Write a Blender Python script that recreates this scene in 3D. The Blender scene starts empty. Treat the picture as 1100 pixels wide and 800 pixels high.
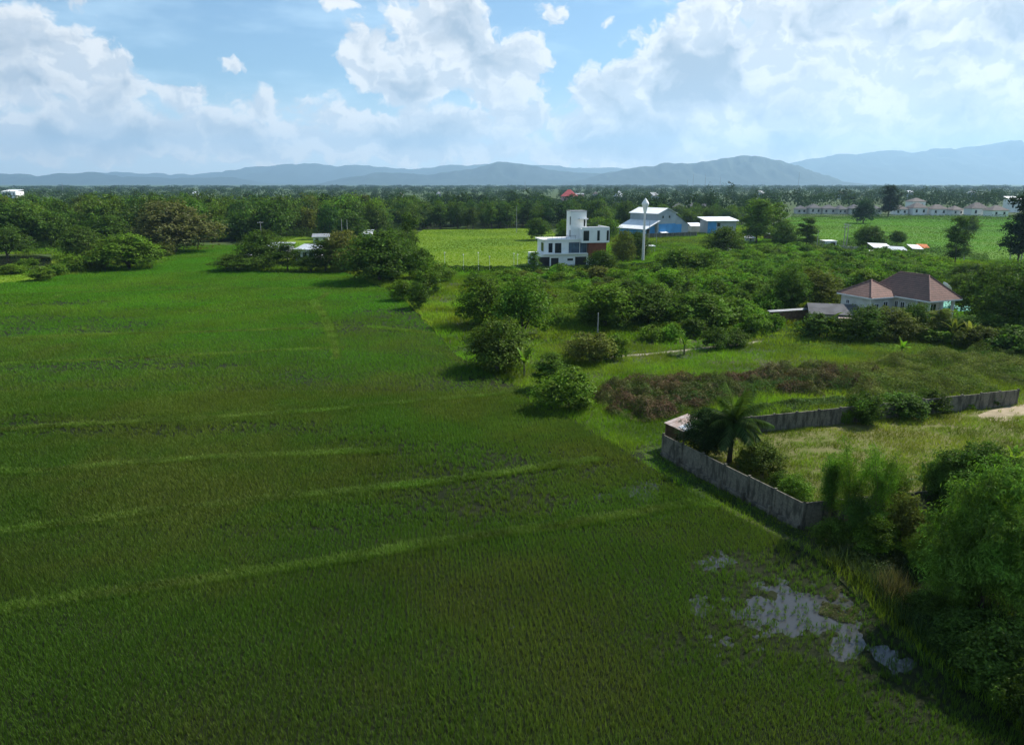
import bpy, math, random
import numpy as np
from mathutils import Vector, Matrix
R = math.radians
S = bpy.context.scene
COL = S.collection

# ------------------------------------------------------------------ camera
CAM_H, F, CX, CY = 22.0, 785.0, 550.0, 400.0
PITCH = R(14.5)
cam_data = bpy.data.cameras.new('camera')
cam = bpy.data.objects.new('camera', cam_data)
COL.objects.link(cam)
cam.location = (0, 0, CAM_H)
cam.rotation_euler = (R(90) - PITCH, 0, 0)
cam_data.sensor_fit = 'HORIZONTAL'
cam_data.angle = 2 * math.atan(CX / F)
cam_data.clip_start = 0.5
cam_data.clip_end = 60000
S.camera = cam

# ------------------------------------------------------------------ light
SUN_AZ, SUN_EL = R(56), R(46)          # azimuth clockwise from the view direction (+Y)
EXPOSURE = 0.76
S.view_settings.view_transform = 'Standard'
S.view_settings.look = 'None'
S.view_settings.gamma = 1
S.view_settings.use_curve_mapping = False
S.view_settings.exposure = EXPOSURE
sd = bpy.data.lights.new('sun', 'SUN')
sd.energy = 5.0
sd.angle = R(0.53)
sd.color = (1.0, 0.95, 0.87)
sun = bpy.data.objects.new('sun', sd)
COL.objects.link(sun)
SUNV = Vector((math.sin(SUN_AZ) * math.cos(SUN_EL), math.cos(SUN_AZ) * math.cos(SUN_EL), math.sin(SUN_EL)))
sun.rotation_euler = SUNV.to_track_quat('Z', 'Y').to_euler()
sun.location = SUNV * 300


def ray(px, py):
    x, u = (px - CX) / F, (CY - py) / F
    c, s = math.cos(PITCH), math.sin(PITCH)
    return x, c + u * s, -s + u * c


def G(px, py, z=0.0):
    """where the line of sight through a place in the photograph meets the height z"""
    x, y, d = ray(px, py)
    t = (z - CAM_H) / d
    return Vector((x * t, y * t, z))


def top_z(px, base, top, z=0.0):
    Y = G(px, base, z).y
    x, y, d = ray(px, top)
    return CAM_H + d * Y / y


def ppm(px, py, z=0.0):
    """metres per photograph pixel at that ground point"""
    p = G(px, py, z)
    c, s = math.cos(PITCH), math.sin(PITCH)
    return (p.y * c + (CAM_H - z) * s) / F


# ------------------------------------------------------------------ node helper
class N:
    def __init__(self, tree):
        self.t = tree
        tree.nodes.clear()

    def n(self, typ, ins=None, **kw):
        nd = self.t.nodes.new(typ)
        for k, v in kw.items():
            setattr(nd, k, v)
        for k, v in (ins or {}).items():
            self.set(nd.inputs[k], v)
        return nd

    def set(self, sock, v):
        if isinstance(v, bpy.types.NodeSocket):
            self.t.links.new(v, sock)
        elif isinstance(v, bpy.types.Node):
            self.t.links.new(v.outputs[0], sock)
        else:
            if sock.type == 'RGBA' and len(v) == 3:
                v = (*v, 1)
            sock.default_value = v

    def math(self, op, a, b=None, c=None, clamp=False):
        nd = self.t.nodes.new('ShaderNodeMath')
        nd.operation = op
        nd.use_clamp = clamp
        self.set(nd.inputs[0], a)
        if b is not None:
            self.set(nd.inputs[1], b)
        if c is not None:
            self.set(nd.inputs[2], c)
        return nd.outputs[0]

    def vmath(self, op, a, b=None):
        nd = self.t.nodes.new('ShaderNodeVectorMath')
        nd.operation = op
        self.set(nd.inputs[0], a)
        if b is not None:
            self.set(nd.inputs[1], b)
        return nd.outputs['Value'] if op == 'LENGTH' else nd.outputs[0]

    def mapr(self, v, a, b, c=0.0, d=1.0, smooth=True):
        nd = self.t.nodes.new('ShaderNodeMapRange')
        nd.interpolation_type = 'SMOOTHSTEP' if smooth else 'LINEAR'
        for i, q in enumerate((v, a, b, c, d)):
            self.set(nd.inputs[i], q)
        return nd.outputs[0]

    def mix(self, f, a, b, blend='MIX'):
        nd = self.t.nodes.new('ShaderNodeMix')
        nd.data_type = 'RGBA'
        nd.blend_type = blend
        self.set(nd.inputs[0], f)
        self.set(nd.inputs[6], a)
        self.set(nd.inputs[7], b)
        return nd.outputs[2]

    def noise(self, vec, scale, detail=4.0, rough=0.5, color=False, **kw):
        nd = self.t.nodes.new('ShaderNodeTexNoise')
        for k, v in kw.items():
            setattr(nd, k, v)
        if vec is not None:
            self.set(nd.inputs['Vector'], vec)
        nd.inputs['Scale'].default_value = scale
        nd.inputs['Detail'].default_value = detail
        nd.inputs['Roughness'].default_value = rough
        return nd.outputs['Color' if color else 'Fac']


# ------------------------------------------------------------------ sky: Nishita behind cumulus
world = bpy.data.worlds.new('World')
S.world = world
world.use_nodes = True
w = N(world.node_tree)
sky = w.n('ShaderNodeTexSky', sky_type='NISHITA', sun_disc=False)
sky.sun_elevation = SUN_EL
sky.sun_rotation = SUN_AZ
sky.altitude = 300
sky.air_density = 1.0
sky.dust_density = 0.6
sky.ozone_density = 1.6
tc = w.n('ShaderNodeTexCoord')
sep = w.n('ShaderNodeSeparateXYZ', {0: tc.outputs['Generated']})
dx, dy, dz = sep.outputs
az = w.math('ARCTAN2', dx, dy)
hor = w.math('SQRT', w.math('ADD', w.math('MULTIPLY', dx, dx), w.math('MULTIPLY', dy, dy)))
el = w.math('ARCTAN2', dz, hor)
pos = w.n('ShaderNodeCombineXYZ', {0: az, 1: el, 2: 0.0}).outputs[0]
# ragged outlines: push the direction about before measuring against each cloud's body
wob = w.vmath('SUBTRACT', w.noise(pos, 13.0, 4, 0.6, color=True, noise_dimensions='2D'), (0.5, 0.5, 0.5))
posw = w.vmath('ADD', pos, w.vmath('MULTIPLY', wob, (0.065, 0.045, 0.0)))
BLOBS = [  # px, py, half width, half height, weight, flat base 
    (478, 52, 66, 54, 1.3), (522, 74, 66, 38, 1.25), (445, 86, 56, 34, 1.2), (391, 62, 32, 36, 1.1), (466, 22, 38, 34, 1.15),
    (38, 66, 62, 44, 1.25), (112, 88, 46, 30, 1.1), (0, 60, 40, 50, .9),
    (186, 106, 40, 22, .85), (282, 116, 62, 24, .8), (360, 128, 60, 26, .75), (90, 126, 90, 30, .8), (30, 134, 90, 28, .8),
    (240, 72, 22, 11, .56), (586, 14, 28, 24, .62), (648, 26, 18, 10, .55), (360, 2, 50, 9, .6), (70, 2, 60, 16, .55),
    (690, 112, 84, 48, 1.25), (760, 66, 76, 64, 1.3), (860, 40, 100, 66, 1.1), (960, 70, 110, 70, 1.1), (1070, 60, 90, 80, 1.05),
    (820, 120, 130, 50, 1.0), (1000, 130, 130, 40, 1.0), (1180, 60, 140, 100, 1.0), (640, 136, 70, 30, .9), (560, 128, 60, 26, .85),
    (480, 140, 80, 30, 1.0), (210, 146, 150, 30, 1.05), (400, 152, 260, 28, 1.0), (760, 156, 260, 28, 1.1), (1000, 156, 200, 26, 1.0), (60, 150, 140, 26, 1.0),
    (-120, 80, 120, 70, .9), (900, -60, 200, 70, .8), (-60, -50, 110, 40, .6), (1300, 130, 160, 60, .9),
]
dens = None
for (px, py, rx, ry, wt) in BLOBS:
    x, y, d = ray(px, py)
    c = (math.atan2(x, y), math.atan2(d, math.hypot(x, y)), 0)
    q = w.vmath('MULTIPLY', w.vmath('SUBTRACT', posw, c), (F / rx, F / ry, 0))
    v = w.mapr(w.vmath('LENGTH', q), 1.5, 0.15, 0.0, wt, smooth=False)
    dens = v if dens is None else w.math('SMOOTH_MAX', dens, v, 0.12)
# elsewhere in the sky: broken cloud of the same kind
el_s = w.n('ShaderNodeCombineXYZ', {0: dx, 1: dy, 2: w.math('MULTIPLY', dz, 2.0)}).outputs[0]
gen = w.mapr(w.noise(el_s, 2.2, 3, 0.5), 0.50, 0.70, 0.0, 0.7)
away = w.mapr(dy, 0.80, 0.66, 0.0, 1.0)
high = w.mapr(el, 0.30, 0.42, 0.0, 1.0)
gen = w.math('MULTIPLY', gen, w.math('MAXIMUM', away, high))
dens = w.math('MAXIMUM', dens, gen)
ps = w.vmath('MULTIPLY', posw, (1.0, 1.35, 1.0))


def puff(vec):
    vo = w.n('ShaderNodeTexVoronoi', {'Vector': vec, 'Scale': 17.0, 'Detail': 3.5, 'Roughness': 0.55, 'Lacunarity': 2.3}, feature='F1', voronoi_dimensions='2D')

    f = w.noise(vec, 20.0, 8, 0.58, noise_dimensions='2D')
    return w.math('ADD', w.math('MULTIPLY', w.math('SUBTRACT', 0.5, vo.outputs['Distance']), 0.75), w.math('MULTIPLY', w.math('SUBTRACT', f, 0.5), 1.05))


pf = puff(ps)
pf2 = puff(w.vmath('ADD', ps, (0.011, 0.017, 0.0)))
D = w.math('ADD', dens, w.math('MULTIPLY', pf, 0.5))
cover = w.mapr(D, 0.29, 0.50)
thick = w.mapr(D, 0.45, 0.95)
relief = w.math('MULTIPLY', w.math('SUBTRACT', pf, pf2), 1.0)
lit = w.mapr(relief, -0.2, 0.2, 0.0, 1.0)
belly = w.noise(w.vmath('ADD', ps, (0.3, 0.1, 0)), 9.0, 3, 0.55, noise_dimensions='2D')
grey = w.math('MULTIPLY', w.mapr(belly, 0.34, 0.62), thick)
cw = w.mix(lit, (7.0, 7.5, 8.1), (9.9, 9.85, 9.7))
cw = w.mix(grey, cw, (4.0, 4.8, 5.8))
veil = w.mapr(w.noise(w.vmath('MULTIPLY', pos, (1, 3.5, 1)), 5.0, 4, 0.6, noise_dimensions='2D'), 0.40, 0.75, 0.05, 0.45)
skyc = w.mix(1.0, sky.outputs[0], (.85, 1.08, 1.2), 'MULTIPLY')
skyc = w.mix(veil, skyc, (7.5, 10.0, 11.8))
skyc = w.mix(w.mapr(el, .13, .015, 0.0, .75), skyc, (10.0, 11.2, 12.2))
cw = w.mix(1.0, cw, w.mix(w.mapr(el, .14, .01), (1, 1, 1), (1.25, 1.2, 1.16)), 'MULTIPLY')
tot = w.mix(w.math('MULTIPLY', cover, 0.97), skyc, cw)
bg = w.n('ShaderNodeBackground', {'Color': tot, 'Strength': 0.064})
out = w.n('ShaderNodeOutputWorld', {'Surface': bg})
world.cycles.sampling_method = 'MANUAL'
world.cycles.sample_map_resolution = 1024

S.cycles.use_denoising = True
S.cycles.max_bounces = 6
S.cycles.diffuse_bounces = 3
S.cycles.glossy_bounces = 2
S.cycles.transmission_bounces = 3
S.cycles.transparent_max_bounces = 6
S.cycles.volume_bounces = 0
S.cycles.sample_clamp_indirect = 6

# ------------------------------------------------------------------ numpy helpers
class VNoise:
    def __init__(self, seed):
        self.t = np.random.default_rng(seed).random((256, 256))

    def __call__(self, x, y):
        xi, yi = np.floor(x).astype(int), np.floor(y).astype(int)
        fx, fy = x - xi, y - yi
        fx, fy = fx * fx * (3 - 2 * fx), fy * fy * (3 - 2 * fy)
        t = self.t
        a, b = t[xi & 255, yi & 255], t[(xi + 1) & 255, yi & 255]
        c, d = t[xi & 255, (yi + 1) & 255], t[(xi + 1) & 255, (yi + 1) & 255]
        return (a * (1 - fx) + b * fx) * (1 - fy) + (c * (1 - fx) + d * fx) * fy

    def fbm(self, x, y, o=4):
        s, a, tot = 0, 1.0, 0
        for i in range(o):
            s = s + a * self(x * 2 ** i + 17.3 * i, y * 2 ** i + 5.1 * i)
            tot += a
            a *= .5
        return s / tot


NA, NB, NC = VNoise(1), VNoise(2), VNoise(3)


def in_poly(poly, x, y):
    ins = np.zeros(x.shape, bool)
    n = len(poly)
    for i in range(n):
        x0, y0 = poly[i][0], poly[i][1]
        x1, y1 = poly[(i + 1) % n][0], poly[(i + 1) % n][1]
        c = ((y0 > y) != (y1 > y))
        with np.errstate(divide='ignore', invalid='ignore'):
            c &= x < (x1 - x0) * (y - y0) / (y1 - y0 + 1e-12) + x0
        ins ^= c
    return ins


def dist_line(pts, x, y):
    d = np.full(x.shape, 1e9)
    for (a, b) in zip(pts[:-1], pts[1:]):
        ax, ay, bx, by = a[0], a[1], b[0], b[1]
        L = (bx - ax) ** 2 + (by - ay) ** 2 + 1e-9
        t = np.clip(((x - ax) * (bx - ax) + (y - ay) * (by - ay)) / L, 0, 1)
        d = np.minimum(d, np.hypot(x - ax - t * (bx - ax), y - ay - t * (by - ay)))
    return d


def mesh_np(name, V, faces, mats=(), midx=None, smooth=False):
    """faces: list of (n,k) index arrays"""
    me = bpy.data.meshes.new(name)
    V = np.asarray(V, np.float32)
    me.vertices.add(len(V))
    me.vertices.foreach_set('co', V.ravel())
    loops = np.concatenate([f.ravel() for f in faces]).astype(np.int32)
    tot = np.concatenate([np.full(len(f), f.shape[1], np.int32) for f in faces])
    start = np.concatenate([[0], np.cumsum(tot)[:-1]]).astype(np.int32)
    me.loops.add(len(loops))
    me.loops.foreach_set('vertex_index', loops)
    me.polygons.add(len(tot))
    me.polygons.foreach_set('loop_start', start)
    me.polygons.foreach_set('loop_total', tot)
    if midx is not None:
        me.polygons.foreach_set('material_index', np.asarray(midx, np.int32))
    me.polygons.foreach_set('use_smooth', np.full(len(tot), smooth))
    for m in mats:
        me.materials.append(m)
    me.update(calc_edges=True)
    return me


def link(name, me, parent=None, loc=None, rot=None):
    o = bpy.data.objects.new(name, me)
    COL.objects.link(o)
    if parent is not None:
        o.parent = parent
    if loc is not None:
        o.location = loc
    if rot is not None:
        o.rotation_euler = rot
    return o


def tag(o, label=None, cat=None, group=None, kind=None):
    for k, v in (('label', label), ('category', cat), ('group', group), ('kind', kind)):
        if v:
            o[k] = v
    return o


def empty(name, loc, rz=0.0):
    o = bpy.data.objects.new(name, None)
    COL.objects.link(o)
    o.location = loc
    o.rotation_euler = (0, 0, rz)
    o.empty_display_size = .3
    return o


class MB:
    """collects boxes, prisms, tubes into one mesh"""
    def __init__(self):
        self.v, self.f, self.m = [], [], []

    def poly(self, pts, faces, m=0):
        b = len(self.v)
        self.v += [tuple(p) for p in pts]
        for f in faces:
            self.f.append([i + b for i in f])
            self.m.append(m)
        return self

    def box(self, x0, x1, y0, y1, z0, z1, m=0):
        p = [(x0, y0, z0), (x1, y0, z0), (x1, y1, z0), (x0, y1, z0), (x0, y0, z1), (x1, y0, z1), (x1, y1, z1), (x0, y1, z1)]
        return self.poly(p, [(0, 3, 2, 1), (4, 5, 6, 7), (0, 1, 5, 4), (1, 2, 6, 5), (2, 3, 7, 6), (3, 0, 4, 7)], m)

    def slab(self, a, b, c, d, th, m=0):
        """a sheet through four corners (counter-clockwise from above) with thickness th below it"""
        p = [a, b, c, d] + [(q[0], q[1], q[2] - th) for q in (a, b, c, d)]
        return self.poly(p, [(0, 1, 2, 3), (7, 6, 5, 4), (0, 4, 5, 1), (1, 5, 6, 2), (2, 6, 7, 3), (3, 7, 4, 0)], m)

    def tube(self, pts, rad, n=8, m=0, cap=True):
        b = len(self.v)
        pts = [Vector(p) for p in pts]
        k = len(pts)
        rad = rad if hasattr(rad, '__len__') else [rad] * k
        for i, p in enumerate(pts):
            t = (pts[min(i + 1, k - 1)] - pts[max(i - 1, 0)]).normalized()
            u = t.orthogonal().normalized() if abs(t.z) < .95 else Vector((1, 0, 0))
            u = (u - t * u.dot(t)).normalized()
            s = t.cross(u)
            for j in range(n):
                a = 2 * math.pi * j / n
                self.v.append(tuple(p + (u * math.cos(a) + s * math.sin(a)) * rad[i]))
        for i in range(k - 1):
            for j in range(n):
                self.f.append([b + i * n + j, b + i * n + (j + 1) % n, b + (i + 1) * n + (j + 1) % n, b + (i + 1) * n + j])
                self.m.append(m)
        if cap:
            self.f.append([b + j for j in range(n)][::-1])
            self.f.append([b + (k - 1) * n + j for j in range(n)])
            self.m += [m, m]
        return self

    def lathe(self, prof, n=16, m=0, c=(0, 0)):
        b = len(self.v)
        for (r, z) in prof:
            for j in range(n):
                a = 2 * math.pi * j / n
                self.v.append((c[0] + r * math.cos(a), c[1] + r * math.sin(a), z))
        for i in range(len(prof) - 1):
            for j in range(n):
                self.f.append([b + i * n + j, b + i * n + (j + 1) % n, b + (i + 1) * n + (j + 1) % n, b + (i + 1) * n + j])
                self.m.append(m)
        return self

    def mesh(self, name, mats, smooth=False):
        me = bpy.data.meshes.new(name)
        me.from_pydata(self.v, [], self.f)
        for m in (mats if isinstance(mats, (list, tuple)) else [mats]):
            me.materials.append(m)
        me.polygons.foreach_set('material_index', self.m)
        me.polygons.foreach_set('use_smooth', [smooth] * len(self.f))
        me.update()
        return me

    def build(self, name, mats, parent=None, loc=None, rot=None, smooth=False):
        return link(name, self.mesh(name, mats, smooth), parent, loc, rot)
# ------------------------------------------------------------------ materials
def mat(name, base, base2=None, scale=0.4, rough=0.9, bump=0.0, bscale=None, detail=5, lo=.35, hi=.65, spec=0.1, metal=0.0):
    m = bpy.data.materials.new(name)
    m.use_nodes = True
    t = N(m.node_tree)
    geo = t.n('ShaderNodeNewGeometry')
    p = t.n('ShaderNodeBsdfPrincipled', {'Roughness': rough, 'Metallic': metal, 'Specular IOR Level': spec})
    nz = t.noise(geo.outputs['Position'], scale, detail, .6)
    t.set(p.inputs['Base Color'], t.mix(t.mapr(nz, lo, hi), base, base2 or tuple(c * .75 for c in base)))
    if bump:
        b = t.n('ShaderNodeBump', {'Height': t.noise(geo.outputs['Position'], bscale or scale * 4, 6, .65), 'Strength': bump, 'Distance': .5})
        t.set(p.inputs['Normal'], b.outputs[0])
    t.n('ShaderNodeOutputMaterial', {'Surface': p})
    return m


# ------------------------------------------------------------------ mountains: ridges at their own distances
M_hill = mat('hill_forest', (.020, .032, .020), (.011, .02, .014), .0012, .95, .0)
M_mtn = mat('mountain_forest', (.024, .034, .024), (.015, .025, .018), .0009, .95, .0)


def ridge(name, prof, dist, depth, m, seed, nx=260):
    px = np.linspace(prof[0][0], prof[-1][0], nx)
    py = np.interp(px, [p[0] for p in prof], [p[1] for p in prof])
    rj = np.linspace(-1, 1, 25)
    vz = VNoise(seed)
    py = py - 2.4 * (VNoise(seed + 50).fbm(px / 14, px * 0 + seed, 5) - .5) * 2 * np.clip((204 - py) / 12, 0, 1)
    ry = np.array([ray(a, b) for a, b in zip(px, py)])
    zc = np.maximum(CAM_H + ry[:, 2] * dist / ry[:, 1], 6)[:, None]
    J = rj[None, :] + 0 * zc
    X = (ry[:, 0] / ry[:, 1] * dist)[:, None] + 0 * J
    Y = dist + J * depth
    k = (1 - np.abs(J)) ** 1.25
    rug = .35 + 1.2 * vz.fbm(X * 9 / depth + J * 1.5, Y * 5 / depth, 5)
    rug = np.where(np.abs(J) < .05, 1.0 + .05 * (rug - 1), rug)
    Z = zc * k * np.minimum(rug, 1 / np.maximum(k, .2)) - 8 * np.abs(J)
    V = np.stack([X, Y, Z], -1).reshape(-1, 3)
    n = len(rj)
    I = np.arange(nx * n).reshape(nx, n)
    Q = np.stack([I[:-1, :-1], I[1:, :-1], I[1:, 1:], I[:-1, 1:]], -1).reshape(-1, 4)
    return tag(link(name, mesh_np(name, V, [Q], [m], smooth=True)), kind='structure')


ridge('mountains', [(-330, 196), (-150, 178), (-60, 193), (20, 192), (75, 187), (125, 184), (160, 187), (200, 188), (240, 184), (280, 179), (325, 176), (360, 178), (400, 179), (440, 181),
                    (520, 176), (600, 179), (700, 182), (800, 181), (840, 176), (870, 171), (900, 166), (925, 165), (950, 162), (985, 164), (1015, 160), (1050, 158), (1070, 154), (1087, 150),
                    (1110, 156), (1150, 160), (1220, 166), (1300, 160), (1420, 180)], 16500, 2800, M_mtn, 11, 420)
ridge('hills', [(-300, 194), (-120, 184), (-40, 189), (0, 186), (30, 188), (50, 188), (80, 187), (105, 185), (135, 190), (165, 190), (200, 192), (235, 190), (262, 193), (280, 195), (310, 199), (335, 203)], 12500, 1500, M_hill, 12, 220)
ridge('hills', [(318, 204), (345, 197), (370, 191), (400, 187), (430, 186), (460, 188), (485, 184), (510, 180), (530, 176), (545, 173.5), (560, 177), (580, 179), (600, 183), (620, 186), (650, 186), (690, 182), (720, 186), (780, 192), (850, 204)], 11500, 1400, M_hill, 13, 240)
ridge('hills', [(560, 204), (600, 197), (625, 193), (650, 186), (680, 181), (715, 176), (745, 174), (770, 172), (785, 168), (800, 166.5), (815, 170), (830, 172), (845, 175), (860, 180), (875, 186), (895, 193), (920, 199), (950, 204)], 10000, 1300, M_hill, 14, 240)
# ------------------------------------------------------------------ foliage
def leaf_mat(name, trans=0.35, hue=0.25, bright=0.5, nscale=0.5, own=None, gloss=.006, own2=None, lo=.66, hi=1.5):
    """leaves: colour from the plant itself (its object colour) or own, varied per leaf and by patches of growth"""
    m = bpy.data.materials.new(name)
    m.use_nodes = True
    t = N(m.node_tree)
    geo = t.n('ShaderNodeNewGeometry')
    if callable(own):
        base = own(t, geo)
    elif own is None:
        base = t.n('ShaderNodeObjectInfo').outputs['Color']
    elif own2 is None:
        base = own
    else:
        base = t.mix(t.mapr(t.noise(geo.outputs['Position'], nscale * .3, 4, .6), .38, .62), own, own2)
    rnd = geo.outputs['Random Per Island']
    nz = t.noise(geo.outputs['Position'], nscale, 3, .6)
    hs = t.n('ShaderNodeHueSaturation', {'Color': base})
    t.set(hs.inputs['Hue'], t.math('ADD', 0.5 - .03 * hue, t.math('MULTIPLY', nz, .06 * hue)))
    v = t.math('MULTIPLY', t.mapr(rnd, 0, 1, 1 - bright, 1 + bright, smooth=False), t.mapr(nz, .3, .7, lo, hi))
    t.set(hs.inputs['Value'], v)
    c = hs.outputs[0]
    d = t.n('ShaderNodeBsdfDiffuse', {'Color': c})
    tr = t.n('ShaderNodeBsdfTranslucent', {'Color': t.mix(1.0, c, (1.15, 1.25, .6), 'MULTIPLY')})
    mx = t.n('ShaderNodeMixShader', {0: trans, 1: d.outputs[0], 2: tr.outputs[0]})
    gl = t.n('ShaderNodeBsdfGlossy', {'Color': (1, 1, 1), 'Roughness': .45})
    m2 = t.n('ShaderNodeMixShader', {0: gloss, 1: mx.outputs[0], 2: gl.outputs[0]})
    t.n('ShaderNodeOutputMaterial', {'Surface': m2})
    return m


M_leaf = leaf_mat('leaf', .35, 1.0, .45, .35)
M_bark = mat('bark', (.12, .095, .07), (.06, .05, .04), 3, .95, .4, 20)


def rows(a):
    return a / (np.linalg.norm(a, axis=1, keepdims=True) + 1e-9)


def leaves(C, Nn, L, W, rg, droop=0.0):
    """a diamond leaf at each centre C facing Nn"""
    n = len(C)
    r = rg.normal(size=(n, 3))
    if droop:
        r = r * (1 - droop) + np.array([0, 0, -1.6]) * droop + Nn * droop * .5
    t = rows(r - Nn * (r * Nn).sum(1, keepdims=True))
    s = np.cross(Nn, t)
    L = (L * rg.uniform(.7, 1.3, n))[:, None]
    W = (W * rg.uniform(.7, 1.3, n))[:, None]
    fold = Nn * W * .18
    V = np.stack([C - t * L * .5, C + s * W * .5 + fold + t * L * .05, C + t * L * .5, C - s * W * .5 + fold + t * L * .05], 1).reshape(-1, 3)
    return V, np.arange(n * 4).reshape(n, 4)


PROF = {
    'round': lambda h: math.sqrt(max(0, 1 - (2 * h - .95) ** 2 * .95)),
    'dome': lambda h: math.sqrt(max(0, 1 - h ** 2.2 * .96)) * (.75 + .25 * min(1, h * 5)),
    'tall': lambda h: .35 + .65 * math.sin(math.pi * min(1, .12 + .84 * h)),
    'spread': lambda h: math.sin(math.pi * min(1, .16 + .66 * h)) ** .8,
}


def lobes(seed, H, W, z0, n, shape, rr=(.26, .44), lean=0.0):
    rd = random.Random(seed)
    out = []
    for k in range(n):
        h = (k + rd.random()) / n
        rad = W / 2 * rd.uniform(*rr) * (1.0 if h < .75 else .85)
        pr = max(PROF[shape](h) * W / 2 - rad * .75, 0)
        r = pr * math.sqrt(rd.uniform(.35, 1))
        th = k * 2.399 + rd.uniform(-.5, .5)
        z = z0 + rad * .7 + h * (H - z0 - rad * 1.55)
        out.append((r * math.cos(th) + lean * h * W, r * math.sin(th), z, rad))
    out.append((lean * .5 * W, 0, z0 + (H - z0) * .5, W * .26))
    return out


def crown_np(seed, lbs, n_clumps, per, leaf, asp=.55, cr=.16, droop=0.0, up=.45):
    rg = np.random.default_rng(seed)
    lb = np.array(lbs)
    p = lb[:, 3] ** 2
    k = rg.choice(len(lb), n_clumps, p=p / p.sum())
    d = rg.normal(size=(n_clumps, 3))
    d[:, 2] = d[:, 2] * .9 + .25
    d = rows(d)
    shell = np.where(rg.random(n_clumps) < .22, rg.uniform(.2, .75, n_clumps), rg.uniform(.8, 1.1, n_clumps))
    shell = np.where(rg.random(n_clumps) < .10, rg.uniform(1.1, 1.42, n_clumps), shell)
    cc = lb[k, :3] + d * (lb[k, 3] * shell)[:, None] * np.array([1, 1, .82])
    crad = lb[k, 3] * cr * 2 * rg.uniform(.5, 1.35, n_clumps)
    i = np.repeat(np.arange(n_clumps), per)
    off = rg.normal(size=(len(i), 3)) * np.array([.62, .62, .42])
    C = cc[i] + off * crad[i][:, None]
    if droop:
        C[:, 2] -= droop * crad[i] * rg.random(len(i)) * 1.5
    nn = rows(d[i] * .55 + np.array([0, 0, up]) + rg.normal(size=(len(i), 3)) * .5 + off * .3)
    return leaves(C, nn, leaf, leaf * asp, rg, droop)


def trunk_mb(seed, lbs, H, z0, r, limbs=6, lean=0.0, W=1.0):
    rd = random.Random(seed + 5)
    b = MB()
    top = z0 + (H - z0) * .55
    pts = [(0, 0, -.25), (rd.uniform(-.1, .1) * r * 4, rd.uniform(-.1, .1) * r * 4, z0 * .5), (lean * .2 * W, 0, z0), (lean * .45 * W + rd.uniform(-1, 1) * r, rd.uniform(-1, 1) * r, top)]
    b.tube(pts, [r * 1.35, r, r * .8, r * .3], 8)
    for (x, y, z, rad) in sorted(lbs, key=lambda l: -l[3])[:limbs]:
        s = Vector(pts[2]).lerp(Vector(pts[3]), rd.uniform(0, .7))
        mid = s.lerp(Vector((x, y, z)), .5) + Vector((0, 0, -.08 * rad))
        b.tube([s, mid, (x, y, z)], [r * .5, r * .3, r * .1], 5)
    return b


PROTO = {}


def proto(key, seed, H, W, z0, n, shape, clumps, per, leaf, asp=.55, cr=.16, droop=0.0, tr=None, rr=(.26, .44), lean=0.0, limbs=6, up=.45, one=False, material=None):
    lbs = lobes(seed, H, W, z0, n, shape, rr, lean)
    V, Q = crown_np(seed, lbs, clumps, per, leaf, asp, cr, droop, up)
    tm = trunk_mb(seed, lbs, H, z0, tr or W * .028, limbs, lean, W)
    H = float(np.percentile(V[:, 2], 99.5))
    W = float(np.percentile(np.hypot(V[:, 0], V[:, 1]), 96)) * 2
    lm = material or M_leaf
    if one:
        b = len(V)
        tv = np.array(tm.v)
        me = mesh_np(key, np.vstack([V, tv]), [Q] + [np.array([f]) + b for f in tm.f if len(f) == 4], [lm, M_bark],
                     [0] * len(Q) + [1] * sum(len(f) == 4 for f in tm.f))
        PROTO[key] = (H, W, None, me)
    else:
        PROTO[key] = (H, W, tm.mesh(key + '_trunk', M_bark, True), mesh_np(key + '_crown', V, [Q], [lm]))


# far crowns (two hundred metres and more), seen whole as one small mesh
for i in range(6):
    proto('far%d' % i, 100 + i, 11, 11, 1.0, 14, ('round', 'dome', 'dome')[i % 3], 230, 11, .62, .7, .24, one=True, rr=(.3, .5))
for i in range(3):
    proto('fartall%d' % i, 120 + i, 14, 7, 1.8, 12, 'tall', 190, 11, .6, .65, .24, one=True, rr=(.3, .5))
# middle distance trees with separate trunk and crown
for i in range(4):
    proto('mid%d' % i, 140 + i, 9, 9, (.3, .3, .9, .3)[i], 18, ('dome', 'dome', 'round', 'dome')[i], 560, 18, .34, .6, .17, rr=(.2, .5))
for i in range(3):
    proto('midtall%d' % i, 150 + i, 12, 5, 1.5, 12, 'tall', 380, 17, .34, .55, .24, rr=(.3, .52))
# shrubs of the middle distance
for i in range(5):
    proto('shrub%d' % i, 160 + i, 3.6, 4.6, .15, 10, 'dome', 320, 15, .24, .55, .17, tr=.07, rr=(.2, .5))
for i in range(4):
    proto('orchard%d' % i, 170 + i, 3.4, 4.4, .25, 10, 'dome', 270, 12, .27, .6, .19, tr=.07, rr=(.2, .5), one=True)
# near trees: fine leaves
for i in range(2):
    proto('near%d' % i, 180 + i, 6, 6, .8, 18, ('round', 'dome')[i], 800, 32, .17, .45, .17, tr=.13)
for i in range(2):
    proto('willow%d' % i, 190 + i, 8, 7, 1.0, 20, ('dome', 'round')[i], 1000, 32, .25, .24, .13, droop=.45, tr=.16, limbs=9)
for i in range(3):
    proto('nshrub%d' % i, 200 + i, 2.6, 3, .1, 10, 'dome', 330, 22, .13, .5, .18, tr=.05)

DARK, MID, BRIGHT, OLIVE, PALE, BLUE = (.060, .106, .014), (.086, .154, .014), (.100, .195, .014), (.090, .115, .020), (.135, .150, .035), (.036, .074, .018)


def colr(c, rd, v=.18):
    k = 1 + rd.uniform(-v, v)
    return (c[0] * k * (1 + rd.uniform(-v, v) * .6), c[1] * k, c[2] * k * (1 + rd.uniform(-v, v)), 1)


RD = random.Random(7)


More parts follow.
